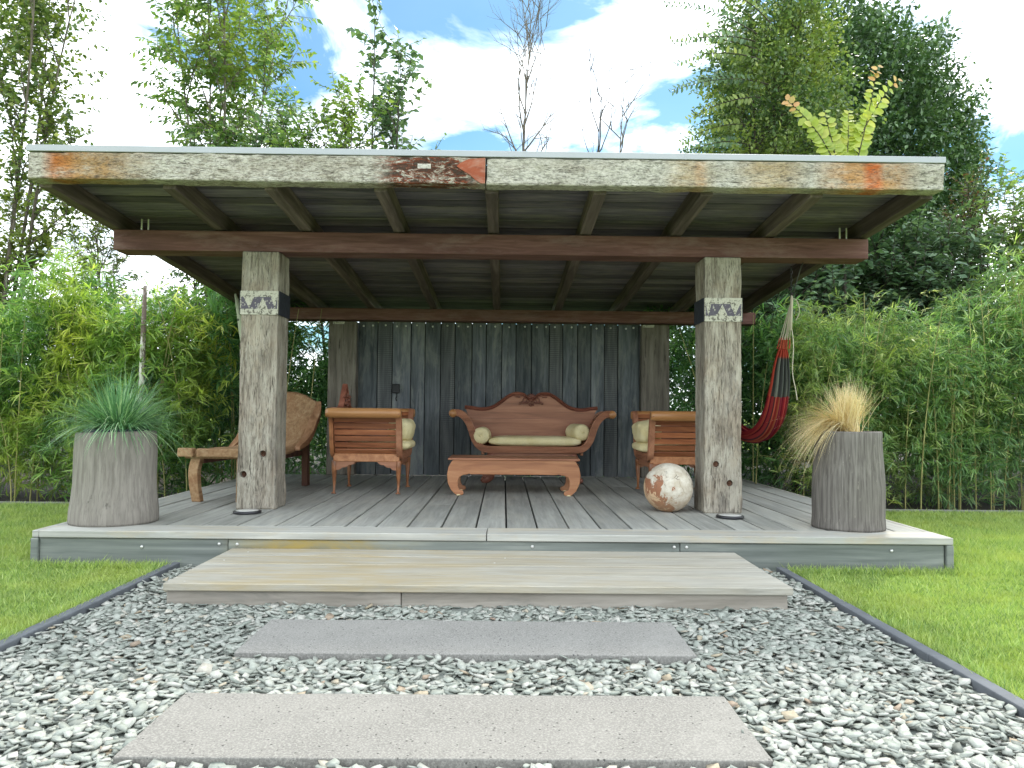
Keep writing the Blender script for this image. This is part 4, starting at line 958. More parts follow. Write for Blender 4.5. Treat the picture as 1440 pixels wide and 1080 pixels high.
# ------------------------------------------------------------------ hammock
hm = thing('hammock', (2.72, 7.15, 2.56), 'red and grey striped cotton hammock hanging bunched beside the right post', 'hammock')
s = MT('hammock_cloth'); u = s.attr('tint'); v = s.attr('along')
st = s.ramp(s.math('FRACT', s.math('MULTIPLY', u, 3.0)), [(0.0, (0.20, 0.018, 0.022)), (0.14, (0.30, 0.04, 0.03)), (0.30, (0.34, 0.10, 0.05)), (0.40, (0.13, 0.010, 0.025)), (0.55, (0.28, 0.035, 0.035)), (0.70, (0.07, 0.025, 0.03)), (0.78, (0.33, 0.07, 0.04)), (0.90, (0.22, 0.02, 0.04))], 'CONSTANT')
st2 = s.ramp(s.math('FRACT', s.math('MULTIPLY', u, 2.0)), [(0.0, (0.10, 0.115, 0.095)), (0.3, (0.045, 0.05, 0.045)), (0.45, (0.13, 0.14, 0.115)), (0.75, (0.06, 0.065, 0.06))], 'CONSTANT')
edge = s.ramp(u, [(0.10, 1.0), (0.12, 0.0)])
c = s.mix(s.ramp(v, [(0.235, 0.0), (0.24, 1.0)], 'CONSTANT'), s.mix(edge, st2, (0.34, 0.05, 0.03)), st)
c = s.mix(s.ramp(v, [(0.045, 1.0), (0.06, 0.0)]), c, (0.33, 0.05, 0.03))
M_ham = s.fin(c, 0.9, s.bump(s.noise(s.map(s.obj(), (80, 80, 30)), 1.0, 3, 0.6), 0.3, 0.003), 0.1)
M_cord = plain('cotton_cord', (0.50, 0.46, 0.36), 0.9); M_rcord = plain('red_cord', (0.34, 0.06, 0.03), 0.9, 0, 0.4, 40)
# centre line of the cloth: steep drop at the front, sag, rise to the rear beam
hp = spline([(2.705, 7.42, 1.78), (2.70, 7.45, 1.62), (2.69, 7.47, 1.42), (2.67, 7.53, 1.20), (2.66, 7.68, 1.05), (2.66, 7.95, .97), (2.67, 8.35, .95), (2.69, 8.9, 1.01), (2.71, 9.4, 1.15), (2.73, 9.85, 1.45), (2.75, 10.15, 1.80)], 7)
nP = len(hp); nC = 44; V = []; F = []; U = []; A = []
for i, p in enumerate(hp):
    vv = i/(nP-1); a = hp[max(0, i-1)]; b_ = hp[min(nP-1, i+1)]; d = (b_-a).normalized(); sx = Vector((1, 0, 0)); nr = d.cross(sx).normalized()
    op = math.sin(PI*min(1, max(0, vv)))**.7; hw = .036+.088*op
    for j in range(nC+1):
        q = j/nC; ph = (q-.5)*2
        fold = math.sin(q*PI*9+1.5*mnoise.noise(Vector((vv*2, 3, 0))))*(.030-.012*op)
        belly = -(1-ph*ph)*.10*op
        pt = p + sx*(ph*hw+.012*mnoise.noise(Vector((q*4, vv*4, 1)))) + nr*(fold+(-belly if nr.z < 0 else belly))
        V.append(pt[:]); U.append(q); A.append(min(vv, 1-vv)*1.0)
for i in range(nP-1):
    for j in range(nC):
        k = i*(nC+1)+j; F.append((k, k+1, k+nC+2, k+nC+1))
hmo = put('cloth', np_mesh('cloth', V, F, M_ham, U, True, A), hm)
so = hmo.modifiers.new('s', 'SOLIDIFY'); so.thickness = .003
knot = Vector((2.72, 7.22, 2.24)); paths = []; rp = []
for j in range(14):
    q = j/13; p = hp[0]+Vector(((q-.5)*.105, math.sin(j*2.3)*.03, 0)); m1 = p.lerp(knot, .35)+Vector((math.sin(j*4.1)*.006, math.cos(j*3.1)*.008, 0))
    m0 = p.lerp(knot, .18)
    paths.append(([m0[:], m1[:], p.lerp(knot, .7)[:], knot[:]], [.0035]*4)); rp.append(([p[:], (p.lerp(m0, .5)+Vector((.004*math.sin(j*5), 0, 0)))[:], (m0+Vector((0, 0, .02)))[:]], [.0075, .006, .006]))
Vv, Ff = tubes_np(paths, 5); put('suspension_cords', np_mesh('cords', Vv, Ff, M_cord, smooth=True), hm)
Vv, Ff = tubes_np(rp, 6); put('braided_cords', np_mesh('braids', Vv, Ff, M_rcord, smooth=True), hm)
put('rope_whipping', tube_mesh([knot-Vector((.006, -.008, .30)), knot-Vector((.003, -.004, .15)), knot, knot+Vector((.0, 0, .03))], [.011, .012, .014, .008], M_cord, 10), hm)
for k in range(2):
    lp = spline([knot[:], (2.76+.02*k, 7.2, 2.22), (2.785, 7.2, 2.12+.05*k), (2.755, 7.21, 2.03)] if k == 0 else [(2.745, 7.3, 2.0), (2.765, 7.3, 1.80), (2.755, 7.3, 1.55), (2.785, 7.3, 1.38), (2.80, 7.3, 1.28)], 6)
    put('loose_cord', tube_mesh(lp, .0045, M_cord, 6), hm)
# chain links to the beam
nl = 8
for i in range(nl):
    bm = bmesh.new(); ring = [(.010*math.cos(2*PI*t/14), 0, .021*math.sin(2*PI*t/14)) for t in range(15)]
    Vv, Ff = tubes_np([(ring, [.0028]*15)], 6)
    o = put('chain_link', np_mesh('link', Vv, Ff, M_dsteel, smooth=True), hm, (2.715-.0*i, 7.22, 2.275+.036*i), (0, 0, R(90*(i % 2))))
put('hook', tube_mesh(spline([(2.80, 7.10, 2.60), (2.775, 7.16, 2.50), (2.74, 7.2, 2.33), (2.722, 7.22, 2.25)], 5), .005, M_dsteel, 6), hm)
kb = Vector((2.75, 10.42, 2.40)); pr = []
for j in range(10):
    p = hp[-1]+Vector(((j/9-.5)*.1, 0, 0)); pr.append(([p[:], p.lerp(kb, .6)[:], kb[:]], [.004]*3))
Vv, Ff = tubes_np(pr, 5); put('suspension_cords', np_mesh('cords', Vv, Ff, M_cord, smooth=True), hm)

# ------------------------------------------------------------------ vegetation
LT = np.array([(0, 0, 0), (.42, 0, -.07), (1, 0, -.16), (.40, .5, .02), (.40, -.5, .02)]); LF = np.array([(0, 1, 3), (1, 2, 3), (0, 4, 1), (1, 4, 2)])
BT = np.array([(0, 0, 0), (.30, .5, .0), (.30, -.5, 0), (.68, .34, -.07), (.68, -.34, -.07), (1, 0, -.22)]); BF = np.array([(0, 2, 1), (1, 2, 4), (1, 4, 3), (3, 4, 5)])
BT2 = np.array([(0, 0, 0), (.16, .36, .03), (.16, -.36, .03), (.5, .5, .02), (.5, -.5, .02), (.82, .3, -.06), (.82, -.3, -.06), (1, 0, -.14), (.5, 0, -.06)]); BF2 = np.array([(0, 8, 1), (0, 2, 8), (1, 8, 3), (2, 4, 8), (3, 8, 5), (4, 6, 8), (5, 8, 7), (6, 7, 8)])
def nrm(a): return a/(np.linalg.norm(a, axis=-1, keepdims=True)+1e-9)
def leaves(P, D, L, wr, tmpl=LT, faces=LF, up=None, roll=0.5):
    n = len(P); D = nrm(D); U_ = np.tile([0, 0, 1.0], (n, 1)) + rng.normal(0, roll, (n, 3)) if up is None else up
    S = nrm(np.cross(D, U_)); N_ = np.cross(S, D)
    V = P[:, None] + L[:, None, None]*(tmpl[None, :, :1]*D[:, None] + tmpl[None, :, 1:2]*wr*S[:, None] + tmpl[None, :, 2:]*N_[:, None])
    F = (faces[None] + (np.arange(n)*len(tmpl))[:, None, None]).reshape(-1, faces.shape[1])
    return V.reshape(-1, 3), F
def bark(name, a, b_): return wood(name, tuple(x*.5 for x in a), a, b_, 'Z', 9, 2.5, .4, .5, .85, .1)
M_bark = bark('grey_bark', (.16, .135, .11), (.26, .23, .19)); M_barkd = bark('dark_bark', (.06, .05, .04), (.11, .095, .08))
def perp(d, az_):
    a = np.cross(d, [0.3, 0.1, 1.0]); a /= np.linalg.norm(a)+1e-9; b_ = np.cross(d, a); return math.cos(az_)*a+math.sin(az_)*b_
def tree(name, label, cat, base, h, r, t0, limbL, limb_up, nlimb, twigs, twigL, lpt, leafL, wr, mat, barkm, seed, shape='round', droop=0.0, lean=(0, 0), bare=False, group=None, side_down=.25, prune=None, tmin=.0, jit=.25, stems=1, spread=.8, fill=None):
    """trunk > limbs > twigs > leaves set alternately along the twigs"""
    g = np.random.default_rng(seed); paths = []; LP = []; LD = []; LN = []
    base = np.array(base, float); n = 14; trs = []
    for si in range(stems):
        tr = []; sa = si*2.4+seed; so = 0 if stems == 1 else spread*(.5+.5*((si*.618) % 1))
        for i in range(n+1):
            u = i/n; fl = so*u**1.3
            tr.append(base + [lean[0]*u*h+.10*math.sin(u*5+seed+si)*u+math.cos(sa)*fl, lean[1]*u*h+.10*math.cos(u*4+seed+si)*u+math.sin(sa)*fl, u*h*(1 if si == 0 else .82+.16*((si*.37) % 1))])
        tr = np.array(tr); trs.append(tr); paths.append((tr, r*(1 if si == 0 else .75)*(1-np.linspace(0, 1, n+1)*.88)))
    def at(u): k = u*n; i = min(int(k), n-1); return tr[i]+(tr[i+1]-tr[i])*(k-i)
    for li in range(nlimb):
        tr = trs[li % stems]; u = t0+(1-t0)*((li+g.uniform(0, 1))/nlimb); az_ = li*2.4+g.normal(0, .3)
        v_ = (u-t0)/(1-t0)
        sc = {'round': math.sin(PI*(.12+.80*v_))**.7, 'cone': 1-.80*v_, 'vase': .45+.55*v_, 'column': .7+.3*math.sin(PI*v_)}[shape]
        L = limbL*sc*g.uniform(.75, 1.2); upa = limb_up*(0.7+.6*v_)+g.normal(0, .12)
        d = np.array([math.cos(az_)*math.cos(upa), math.sin(az_)*math.cos(upa), math.sin(upa)]); p = at(u); m = 7; pts = [p]
        for k in range(m):
            d = nrm(d+g.normal(0, .10, 3)+np.array([0, 0, .05-droop*.12*k/m])); p = p+d*L/m; pts.append(p)
        pts = np.array(pts); rl = max(.006, r*.42*(1-.6*v_)); paths.append((pts, rl*(1-np.linspace(0, 1, m+1)*.85)))
        nt_ = max(2, int(twigs*sc))
        for tw in range(nt_):
            w_ = .12+.88*(tw+g.uniform(0, 1))/nt_; k = w_*m; i = min(int(k), m-1); q = pts[i]+(pts[i+1]-pts[i])*(k-i); dd = nrm(pts[i+1]-pts[i])
            td = nrm(dd*.75+perp(dd, g.uniform(0, 2*PI))*.8+np.array([0, 0, .25-droop*.5])); TL = twigL*g.uniform(.55, 1.2); tp = [q]; tdc = td
            for k2 in range(4):
                tdc = nrm(tdc+g.normal(0, .12, 3)+np.array([0, 0, .02-droop*.18])); tp.append(tp[-1]+tdc*TL/4)
            tp = np.array(tp); paths.append((tp, np.linspace(.0065, .002, 5)*(1.3 if bare else 1)))
            if bare:
                for b2_ in range(4):
                    w2 = g.uniform(.3, 1)*4; i2 = min(int(w2), 3); q2 = tp[i2]+(tp[i2+1]-tp[i2])*(w2-i2); d2 = nrm(td+perp(td, g.uniform(0, 2*PI))*.6); paths.append((np.array([q2, q2+d2*TL*.25, q2+d2*TL*.5+[0, 0, .02]]), [.003, .002, .0012]))
                continue
            ns = lpt; us = np.linspace(.08, 1, ns); k3 = np.minimum((us*4).astype(int), 3); q3 = tp[k3]+(tp[k3+1]-tp[k3])*(us*4-k3)[:, None]
            dd3 = nrm(tp[k3+1]-tp[k3]); sd = nrm(np.cross(dd3, [0, 0, 1.0]+g.normal(0, .2, 3))); sgn = np.where(np.arange(ns) % 2 == 0, 1, -1)[:, None]
            LP.append(q3); LD.append(nrm(dd3*.55+sd*sgn*.8+g.normal(0, jit, (ns, 3))+[0, 0, -side_down]))
    t = thing(name, tuple(base), label, cat, group)
    V, F = tubes_np(paths, 5); V = V-base
    put('trunk_and_branches', np_mesh('branches', V, F, barkm, smooth=True), t, world=False)
    if not bare:
        P = np.concatenate(LP); D = np.concatenate(LD)
        if fill:          # extra shoots: small tufts scattered through the crown, thicker towards its skin
            (fx, fy, fz), (rx, ry, rz2), nt2, per = fill
            q = nrm(g.normal(0, 1, (nt2, 3)))*(g.random(nt2)**.28)[:, None]; 
            k = np.array([mnoise.noise(Vector(v*2.6)+Vector((seed, 0, 0)))+.4*mnoise.noise(Vector(v*6)) for v in q]); q = q*(1+.30*k)[:, None]
            q = q[(k > -.28)]; c0 = base+[fx, fy, fz]+q*[rx, ry, rz2]; od = nrm(q+[0, 0, .35]+g.normal(0, .35, q.shape))
            for j in range(per):
                u2 = (j+.5)/per; LP2 = c0+od*twigL*.9*u2+g.normal(0, .025, c0.shape); P = np.concatenate([P, LP2]); D = np.concatenate([D, nrm(od*.5+g.normal(0, .6, c0.shape)+[0, 0, -side_down])])
        if prune is not None: k = prune(P); P, D = P[k], D[k]
        L = leafL*g.uniform(.6, 1.15, len(P)); V, F = leaves(P-base, D, L, wr)
        put('foliage', np_mesh('foliage', V, F, mat, np.repeat(g.random(len(P)), len(LT))), t, world=False)['kind'] = 'stuff'
    return t
def X(px, d): return (px-708.5)*d/1080
def Z(py, d): return 1.15+(577.5-py)*d/1080
G_mid = leafmat('leaf_mid_green', [(0, (0.055, 0.134, 0.032)), (.5, (0.120, 0.244, 0.057)), (.85, (0.220, 0.360, 0.080)), (1, (0.403, 0.504, 0.112))], .40, .45, .25, .8, yellow=((.26, .32, .05), .7, .5))
G_dark = leafmat('leaf_dark_green', [(0, (0.029, 0.081, 0.031)), (.6, (0.070, 0.155, 0.053)), (1, (0.148, 0.262, 0.088))], .20, .40, .2, .8)
G_blue = leafmat('leaf_grey_green', [(0, (0.049, 0.106, 0.053)), (.6, (0.098, 0.192, 0.096)), (1, (0.195, 0.307, 0.168))], .35, .5, .2, .8)
G_elm = leafmat('leaf_elm', [(0, (0.057, 0.114, 0.028)), (.5, (0.140, 0.227, 0.051)), (.9, (0.281, 0.356, 0.081)), (1, (0.461, 0.486, 0.121))], .38, .5, .2, .8, yellow=((.34, .38, .06), .6, .35))
G_eb = leafmat('leaf_elm_body', [(0, (0.036, 0.081, 0.026)), (.5, (0.085, 0.169, 0.050)), (.85, (0.156, 0.263, 0.066)), (1, (0.364, 0.425, 0.099))], .35, .5, .2, .8, yellow=((.38, .44, .09), .9, .45))
G_yel = leafmat('leaf_lime', [(0, (.34, .46, .05)), (.6, (.46, .54, .07)), (1, (.58, .58, .10))], .5, .5, .1)
G_org = leafmat('leaf_orange', [(0, (.50, .36, .08)), (.6, (.60, .28, .07)), (1, (.62, .40, .12))], .4, .5, .1)
G_red = leafmat('leaf_bronze', [(0, (.16, .05, .04)), (.3, (.18, .11, .06)), (.45, (.10, .17, .05)), (1, (.20, .28, .08))], .35, .5, .2)
# left column tree
tree('young_beech_tree', 'slender upright tree with clustered green leaves at the far left', 'tree', (-7.9, 12.0, 0), 9.4, .06, .20, 1.15, 1.12, 84, 13, .42, 14, .10, .66, G_elm, M_bark, 3, 'column', lean=(.02, 0), side_down=.15, stems=5, spread=1.5, fill=((.25, 0, 6.4), (.95, .7, 3.2), 380, 11))
tree('ash_tree', 'tall leafy tree with several thin grey stems above the roof, left', 'tree', (-5.45, 14.6, 0), 10.6, .06, .38, 1.25, .85, 92, 14, .52, 12, .155, .44, G_mid, M_bark, 5, 'round', droop=.5, side_down=.45, stems=6, spread=1.5)
tree('pear_tree', 'loose tree with large rounded leaves above the roof beside the bare trees', 'tree', (-2.15, 13.0, 0), 8.15, .045, .45, 1.35, .85, 40, 9, .46, 9, .165, .62, G_blue, M_barkd, 9, 'cone', side_down=.3, lean=(.01, 0), stems=3, spread=.8)
tree('privet_bush', 'dense low green crown showing just above the roof, left of centre', 'tree', (-2.75, 12.3, 0), 5.9, .05, .5, 1.2, .6, 60, 13, .40, 12, .105, .6, G_mid, M_barkd, 12, 'round', stems=4, spread=1.0)
tree('laurel_tree', 'green bushy crown peeping over the roof between the ash and the pear tree', 'tree', (-3.95, 12.6, 0), 5.75, .05, .5, 1.1, .6, 50, 13, .40, 12, .105, .6, G_blue, M_barkd, 13, 'round', stems=4, spread=.8)
tree('bare_tree', 'leafless tree with upright twigs rising above the roof, the taller one', 'bare tree', (X(736, 14), 14, 0), Z(14, 14), .050, .58, 1.5, 1.2, 20, 6, .55, 0, 0, 0, None, M_bark, 21, 'column', bare=True, group='leafless trees')
tree('bare_tree', 'leafless tree with few crooked twigs above the roof, the lower one', 'bare tree', (X(842, 13), 13, 0), Z(118, 13), .042, .70, 1.2, 1.1, 7, 2, .45, 0, 0, 0, None, M_barkd, 27, 'column', bare=True, group='leafless trees', lean=(-.003, 0))
tree('bare_tree', 'leafless tree with arching twigs just left of the big green trees', 'bare tree', (X(872, 12.5), 12.5, 0), Z(118, 12.5), .040, .70, 1.0, .85, 7, 2, .5, 0, 0, 0, None, M_bark, 33, 'column', bare=True, group='leafless trees', lean=(.004, 0))
# right trees
tree('evergreen_oak', 'big dark evergreen tree behind the right end of the roof', 'tree', (6.75, 16.0, 0), 9.0, .17, .28, 2.2, .6, 70, 18, .55, 14, .125, .5, G_dark, M_barkd, 41, 'round', stems=3, spread=.8, fill=((0.2, 0, 6.0), (2.6, 2.2, 3.4), 13000, 12))
tree('elm_tree', 'lighter green tree with long arching sprays above the roof, right', 'tree', (4.40, 12.4, 0), 8.9, .06, .40, .95, .7, 60, 12, .50, 14, .085, .58, G_eb, M_barkd, 45, 'round', droop=.25, stems=4, spread=.6, fill=((-.05, 0, 5.7), (1.05, .95, 2.6), 2600, 11))
# arching elm sprays reaching left
def spray(t, p0, d0, L, nleaf, leafL, wr, mat, mat2=None, curve=-.25, r0=.010, seed=0, from_u=.05):
    g = np.random.default_rng(seed); d = np.array(d0, float); p = np.array(p0, float); pts = [p]; m = 14
    for k in range(m): d = nrm(d+np.array([0, 0, curve/m*1.6])+g.normal(0, .02, 3)); p = p+d*L/m; pts.append(p)
    pts = np.array(pts); base = np.array(t.location)
    V, F = tubes_np([(pts-base, np.linspace(r0, .002, m+1))], 5); put('stem', np_mesh('stem', V, F, M_barkd, smooth=True), t, world=False)
    us = np.linspace(from_u, 1, nleaf); k = np.minimum((us*m).astype(int), m-1); q = pts[k]+(pts[k+1]-pts[k])*(us*m-k)[:, None]; dd = nrm(pts[k+1]-pts[k])
    sd = nrm(np.cross(dd, [0, 1.0, .2])); sgn = np.where(np.arange(nleaf) % 2 == 0, 1, -1)[:, None]
    D = nrm(dd*.5+sd*sgn*.9+g.normal(0, .24, (nleaf, 3))); L_ = leafL*(1-.45*us)*g.uniform(.85, 1.15, nleaf)
    for msk, mm in (((us < .86) if mat2 else (us < 2), mat), ((us >= .86) if mat2 else (us > 2), mat2)):
        if mm is None or not msk.any(): continue
        V, F = leaves(q[msk]-base, D[msk], L_[msk], wr, BT2, BF2, up=np.tile([0, -1.0, .5], (msk.sum(), 1))+g.normal(0, .25, (msk.sum(), 3)))
        put('leaves', np_mesh('leaves', V, F, mm, np.repeat(g.random(msk.sum()), len(BT2))), t, world=False)
es = thing('elm_branch', (3.4, 11.6, 5.6), 'long drooping elm branches reaching left over the roof against the sky', 'branch')
i = 0
for px0, py0, dx, dz, L in ((1075, 60, -.9, .35, 1.5), (1070, 95, -1, .15, 1.45), (1068, 130, -1, .0, 1.3), (1065, 35, -.85, .55, 1.5), (1060, 160, -1, .1, 1.15), (1080, 110, -.95, .25, 1.55), (1070, 75, -.9, .3, 1.4), (1060, 190, -.9, .25, 1.05), (1085, 20, -.8, .8, 1.6), (1062, 50, -1, .2, 1.3)):
    spray(es, (X(px0, 11.6), 11.6+.15*math.sin(i*2), Z(py0, 11.6)), (dx, -.1, dz), L, 36, .115, .5, G_blue if i % 2 else G_elm, curve=-.45, seed=60+i, from_u=.12); i += 1
ys_ = thing('golden_sapling', (X(1190, 10.9), 10.9, 0), 'sapling shoots with big yellow green leaves, orange at the tips, over the roof', 'sapling')
for k, (px0, py0, px1, py1, cv) in enumerate(((1185, 235, 1122, 128, -.5), (1195, 235, 1196, 148, .0), (1205, 235, 1240, 88, .12), (1215, 180, 1262, 98, -.35), (1180, 215, 1165, 150, -.1))):
    a = np.array([X(px0, 10.9), 10.9, Z(py0, 10.9)]); b_ = np.array([X(px1, 10.9), 10.9, Z(py1, 10.9)]); L = np.linalg.norm(b_-a)*1.05; d0 = nrm(b_-a); d0[2] += -cv*.5
    spray(ys_, a, nrm(d0), L, 38 if k < 3 else 20, .185, .78, G_yel, G_org if k in (0, 2, 3) else None, curve=cv, seed=80+k)
put('trunk', tube_mesh([(0, 0, 0), (.02, .02, 2), (.0, 0, Z(230, 10.9))], [.05, .035, .015], M_barkd), ys_, world=False)
tree('bronze_shrub', 'thin tall shrub with bronze red and green leaves at the right edge', 'shrub', (7.75, 12.4, 0), 3.9, .04, .30, 1.3, .9, 40, 12, .42, 12, .085, .45, G_red, M_barkd, 51, 'vase')
tree('hazel_shrub', 'tall loose green shrub at the right frame edge over the bamboo', 'shrub', (8.0, 11.6, 0), 3.7, .05, .25, 1.35, .8, 70, 13, .42, 12, .10, .6, G_mid, M_bark, 55, 'vase')
tree('evergreen_shrub', 'dark leafy shrub between the roof corner and the bamboo, right', 'shrub', (5.4, 12.0, 0), 4.3, .06, .15, 1.5, .6, 90, 16, .42, 13, .125, .5, G_dark, M_barkd, 57, 'round')
tree('laurel_shrub', 'blue green large leaved shrub behind the hammock', 'shrub', (4.3, 11.3, 0), 3.6, .06, .12, 1.3, .55, 80, 15, .40, 12, .135, .48, G_blue, M_barkd, 58, 'round')
tree('laurel_shrub', 'blue green large leaved shrub above the bamboo at middle right', 'shrub', (6.4, 11.2, 0), 3.5, .06, .12, 1.3, .55, 80, 15, .40, 12, .13, .48, G_blue, M_barkd, 59, 'round')
tree('willow_shrub', 'thin yellow green shrub under the roof corner at the left', 'shrub', (-6.3, 11.8, 0), 3.9, .04, .25, 1.2, .75, 44, 11, .45, 11, .10, .42, G_elm, M_bark, 61, 'vase', side_down=.3)
tree('plum_shrub', 'sparse dark leaved shrub against the bright sky behind the left bamboo', 'shrub', (-5.0, 12.6, 0), 3.9, .04, .25, 1.2, .7, 40, 10, .42, 10, .10, .55, G_blue, M_barkd, 63, 'vase')
tree('apple_shrub', 'leafy green shrub behind the left bamboo beside the pavilion', 'shrub', (-3.9, 12.0, 0), 3.5, .05, .2, 1.2, .6, 70, 13, .42, 12, .11, .5, G_mid, M_barkd, 65, 'round')

# bamboo: culms with branchlets of narrow leaves
M_culm = wood('bamboo_culm', (.16, .17, .06), (.28, .27, .10), (.42, .38, .17), 'Z', 10, 3, .2, .2, .5, .1)
B_l = leafmat('bamboo_leaf_left', [(0, (0.051, 0.148, 0.040)), (.45, (0.154, 0.349, 0.066)), (.8, (0.365, 0.591, 0.099)), (1, (0.842, 0.900, 0.264))], .50, .45, .25, 1.1, yellow=((.50, .52, .08), .55, .85))
B_r = leafmat('bamboo_leaf_right', [(0, (0.056, 0.148, 0.059)), (.45, (0.154, 0.323, 0.099)), (.8, (0.337, 0.511, 0.149)), (1, (0.898, 0.900, 0.429))], .48, .45, .25, 1.1, yellow=((.40, .43, .10), .7, .7))
B_d = leafmat('bamboo_leaf_broad', [(0, (0.043, 0.128, 0.050)), (.5, (0.120, 0.315, 0.089)), (.85, (0.268, 0.543, 0.141)), (1, (0.596, 0.856, 0.245))], .45, .4, .2, 1.1)
def bamboo(label, x0, x1, y0, y1, hf, n_cl, leafL, wr, mat, seed, nculm, group='bamboo hedges round the pavilion', fan=7, prune=None, frontbias=1.6):
    g = np.random.default_rng(seed)
    t = thing('bamboo_hedge', ((x0+x1)/2, (y0+y1)/2, 0), label, 'bamboo hedge', group); base = np.array(t.location)
    # plumes: leafy tops of single culms, each with its own tone, tinted paler upward as if lit; behind them a layer tinted darker to paint in shade
    npl = int(n_cl/26); sx = g.uniform(x0, x1, npl); sq = g.random(npl)**1.5; sy = y0+(y1-y0)*.75*sq
    sz = .12+(hf(sx, sy)-.25)*g.random(npl)**.62; bl = np.array([mnoise.noise(Vector((a*1.6, c_*1.5, seed))) for a, c_ in zip(sx, sz)])
    sy = sy+.50*bl; st = np.clip(g.normal(.42, .20, npl)+.10*(sz/hf(sx, sy)-.5), 0, 1); ln = g.normal(0, .35, npl)
    m = int(n_cl*.74); k = g.integers(0, npl, m); v = g.random(m)
    sp = .10+.10*np.sin(PI*np.clip(v, 0, 1))
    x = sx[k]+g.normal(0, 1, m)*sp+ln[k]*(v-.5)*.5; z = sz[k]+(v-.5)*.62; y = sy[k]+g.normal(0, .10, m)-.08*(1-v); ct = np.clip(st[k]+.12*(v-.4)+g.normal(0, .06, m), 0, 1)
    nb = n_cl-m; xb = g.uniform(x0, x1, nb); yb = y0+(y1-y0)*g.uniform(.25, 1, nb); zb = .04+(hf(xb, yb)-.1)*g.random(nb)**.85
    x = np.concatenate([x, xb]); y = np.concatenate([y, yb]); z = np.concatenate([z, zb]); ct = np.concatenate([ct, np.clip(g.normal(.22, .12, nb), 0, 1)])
    keep = (y > y0-.22) & (z > .03)
    if prune is not None: keep &= prune(x, y, z)
    x, y, z, ct = x[keep], y[keep], z[keep], ct[keep]; n = len(x)
    ax = g.uniform(0, 2*PI, n); cd = nrm(np.stack([np.cos(ax)*.8, -np.abs(np.sin(ax))*.9+.15, g.normal(.2, .45, n)], 1))
    P = np.stack([x, y, z], 1); Ps = []; Ds = []; Ts = []
    for k in range(fan):
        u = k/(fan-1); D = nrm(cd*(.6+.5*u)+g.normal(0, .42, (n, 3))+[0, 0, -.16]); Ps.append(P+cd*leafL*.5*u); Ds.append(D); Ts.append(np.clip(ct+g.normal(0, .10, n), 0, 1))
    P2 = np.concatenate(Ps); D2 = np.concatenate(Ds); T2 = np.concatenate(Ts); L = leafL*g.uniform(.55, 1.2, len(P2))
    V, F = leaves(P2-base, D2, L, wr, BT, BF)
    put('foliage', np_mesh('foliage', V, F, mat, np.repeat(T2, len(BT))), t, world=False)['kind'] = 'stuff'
    for i in range(nculm):
        cx_ = g.uniform(x0, x1); cy_ = y0+(y1-y0)*g.uniform(-.12, .25); h = float(hf(np.array([cx_]), np.array([cy_]))[0])*g.uniform(.8, 1.12); ln = g.normal(0, .12), g.normal(-.02, .05)
        pts = [(ln[0]*h*(u/10)**1.8, ln[1]*h*(u/10)**1.8, h*u/10) for u in range(11)]
        put('culm', tube_mesh(pts, [.009*(1-.6*u/10) for u in range(11)], M_culm, 6, False), t, (cx_-base[0], cy_-base[1], 0), world=False)
    V, F = tubes_np([(np.array([[a, c_, b2_], [a+d_[0]*.2, c_+d_[1]*.2, b2_+d_[2]*.2]])-[base[0], base[1], 0], [.003, .0015]) for a, c_, b2_, d_ in zip(x[::4], y[::4], z[::4], cd[::4])], 3)
    put('branchlets', np_mesh('branchlets', V, F, M_culm), t, world=False)['kind'] = 'stuff'
    return t
def wob(x, s_, a): return 1.7*a*(np.sin(x*2.1+s_)+.6*np.sin(x*4.7+s_*2)+.35*np.sin(x*9.3+s_*3))
bamboo('tall yellow green bamboo hedge at the left end of the left lawn', -8.2, -5.6, 9.15, 10.5, lambda x, y: 2.25+wob(x, .3, .13)+.25*(y-9.1), 7200, .150, .10, B_l, 71, 20)
bamboo('fresh green bamboo hedge behind the left planter', -5.7, -3.75, 9.15, 10.6, lambda x, y: 2.45+wob(x, 1.3, .16)+.3*(y-9.1), 6000, .165, .11, B_l, 72, 16)
bamboo('broad leaved dark green bamboo at the left side of the deck', -3.95, -2.45, 9.9, 11.9, lambda x, y: 2.75+wob(x, 2.3, .15), 3600, .20, .12, B_d, 73, 5, prune=lambda x, y, z: (x < -3.55) | (y > 10.75))
bamboo('bamboo showing between the right posts and beyond the deck', 2.2, 3.9, 9.9, 12.0, lambda x, y: 2.7+wob(x, 4.1, .15), 3600, .19, .12, B_d, 74, 5, prune=lambda x, y, z: (x > 3.45) | (y > 10.75))
bamboo('green bamboo hedge behind the right planter', 3.65, 5.7, 9.15, 10.6, lambda x, y: 2.15+wob(x, 5.1, .13)+.2*(y-9.1), 7400, .130, .10, B_r, 75, 20)
bamboo('yellowish bamboo hedge at the right end of the right lawn', 5.6, 8.4, 9.15, 10.5, lambda x, y: 2.45+wob(x, .9, .2)+.25*(y-9.1), 9600, .130, .10, B_r, 76, 28)
bamboo('dark bamboo thicket growing behind the plank wall', -2.6, 2.4, 11.4, 12.4, lambda x, y: 2.2+0*x, 1600, .18, .13, B_d, 77, 3)
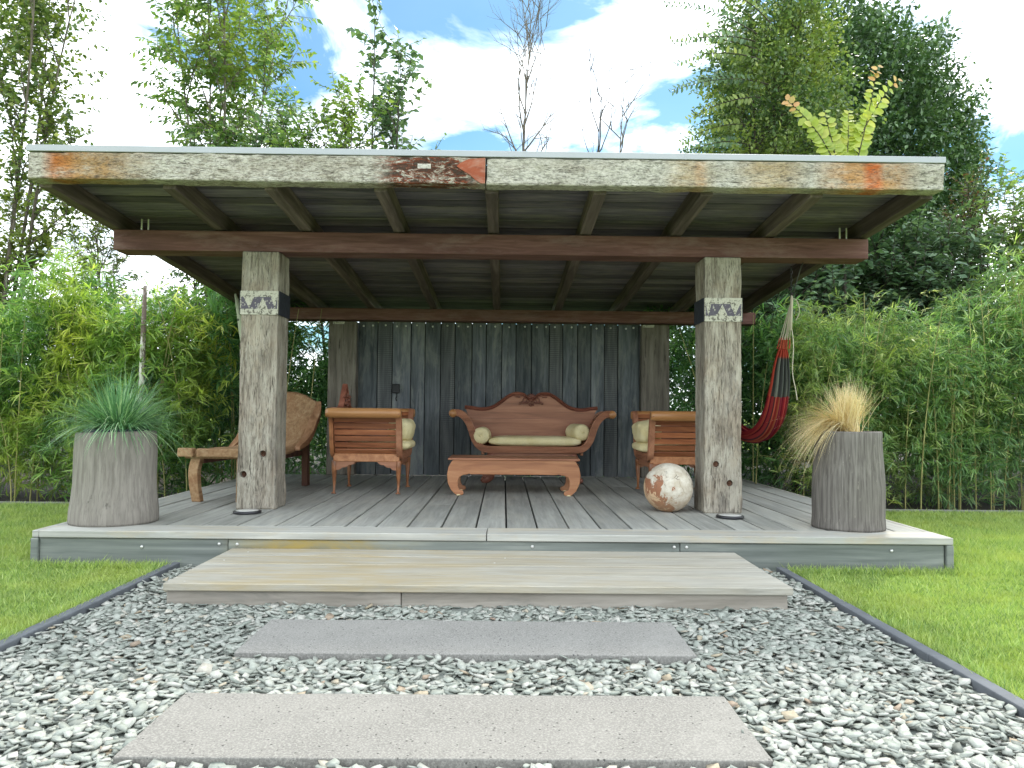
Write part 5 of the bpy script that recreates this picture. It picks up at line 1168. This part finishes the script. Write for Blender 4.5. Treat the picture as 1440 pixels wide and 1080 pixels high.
# far green bank that closes the gaps low down
def bank(label, x0, x1, y0, y1, hf, n, leafL, mat, seed):
    g = np.random.default_rng(seed); x = g.uniform(x0, x1, n); y = g.uniform(y0, y1, n); z = hf(x)*g.random(n)**.8
    P = np.stack([x, y, z], 1); D = nrm(g.normal(0, 1, (n, 3))+[0, -.4, -.3]); V, F = leaves(P, D, leafL*g.uniform(.6, 1.2, n), .55)
    tag(put('far_shrubbery', np_mesh('bank', V, F, mat, np.repeat(g.random(n), len(LT)))), label, 'shrubbery', None, 'stuff')
bank('dark mass of distant shrubs low behind the left hedge', -14, -2.5, 14, 16, lambda x: 2.0+wob(x, 2, .15), 16000, .15, G_dark, 91)
bank('dark mass of distant shrubs behind the right hedge', 2, 15, 13.4, 15.5, lambda x: 3.3+wob(x, 3, .2), 26000, .15, G_dark, 92)

# poles among the bamboo
s = MT('flaking_pole'); o_ = s.obj(); n = s.noise(s.map(o_, (12, 12, 3.2)), 1.0, 6, .75); zz = s.N('ShaderNodeSeparateXYZ', {0: o_}).outputs[2]
c = s.mix(s.ramp(s.math('MULTIPLY_ADD', zz, -.07, s.math('ADD', n, .135)), [(.47, 0.0), (.53, 1.0)]), (.13, .10, .08), (.60, .58, .54)); M_pole = s.fin(c, .8, s.bump(n, .5, .005))
pz = Z(522, 9.35); tag(put('garden_pole', tube_mesh([(0, 0, 0), (.004, 0, 1.0), (.012, 0, 1.9), (.020, 0, Z(408, 9.05))], [.040, .036, .030, .022], M_pole, 10), None, (X(203, 9.05), 9.0, 0)), 'thin pole with flaking white paint among the bamboo behind the left planter', 'pole')
s = MT('pale_stake'); o_ = s.obj(); vo = s.N('ShaderNodeTexVoronoi', {'Vector': s.map(o_, (5, 5, 9)), 'Scale': 1.0}).outputs[0]
c = s.mix(s.ramp(vo, [(.14, 1.0), (.18, 0.0)]), (.34, .37, .27), (.05, .055, .04)); M_stake = s.fin(c, .7)
tag(put('pale_stake', tube_mesh([(.30, 0, 0), (.22, 0, 1.0), (.04, 0, 2.1), (-.055, 0, Z(417, 8.7)+0)], [.06, .06, .06, .012], M_stake, 8), None, (X(336, 8.7), 9.6-.9+.0, 0)), 'pale green spotted stake showing beside the left front post', 'stake')
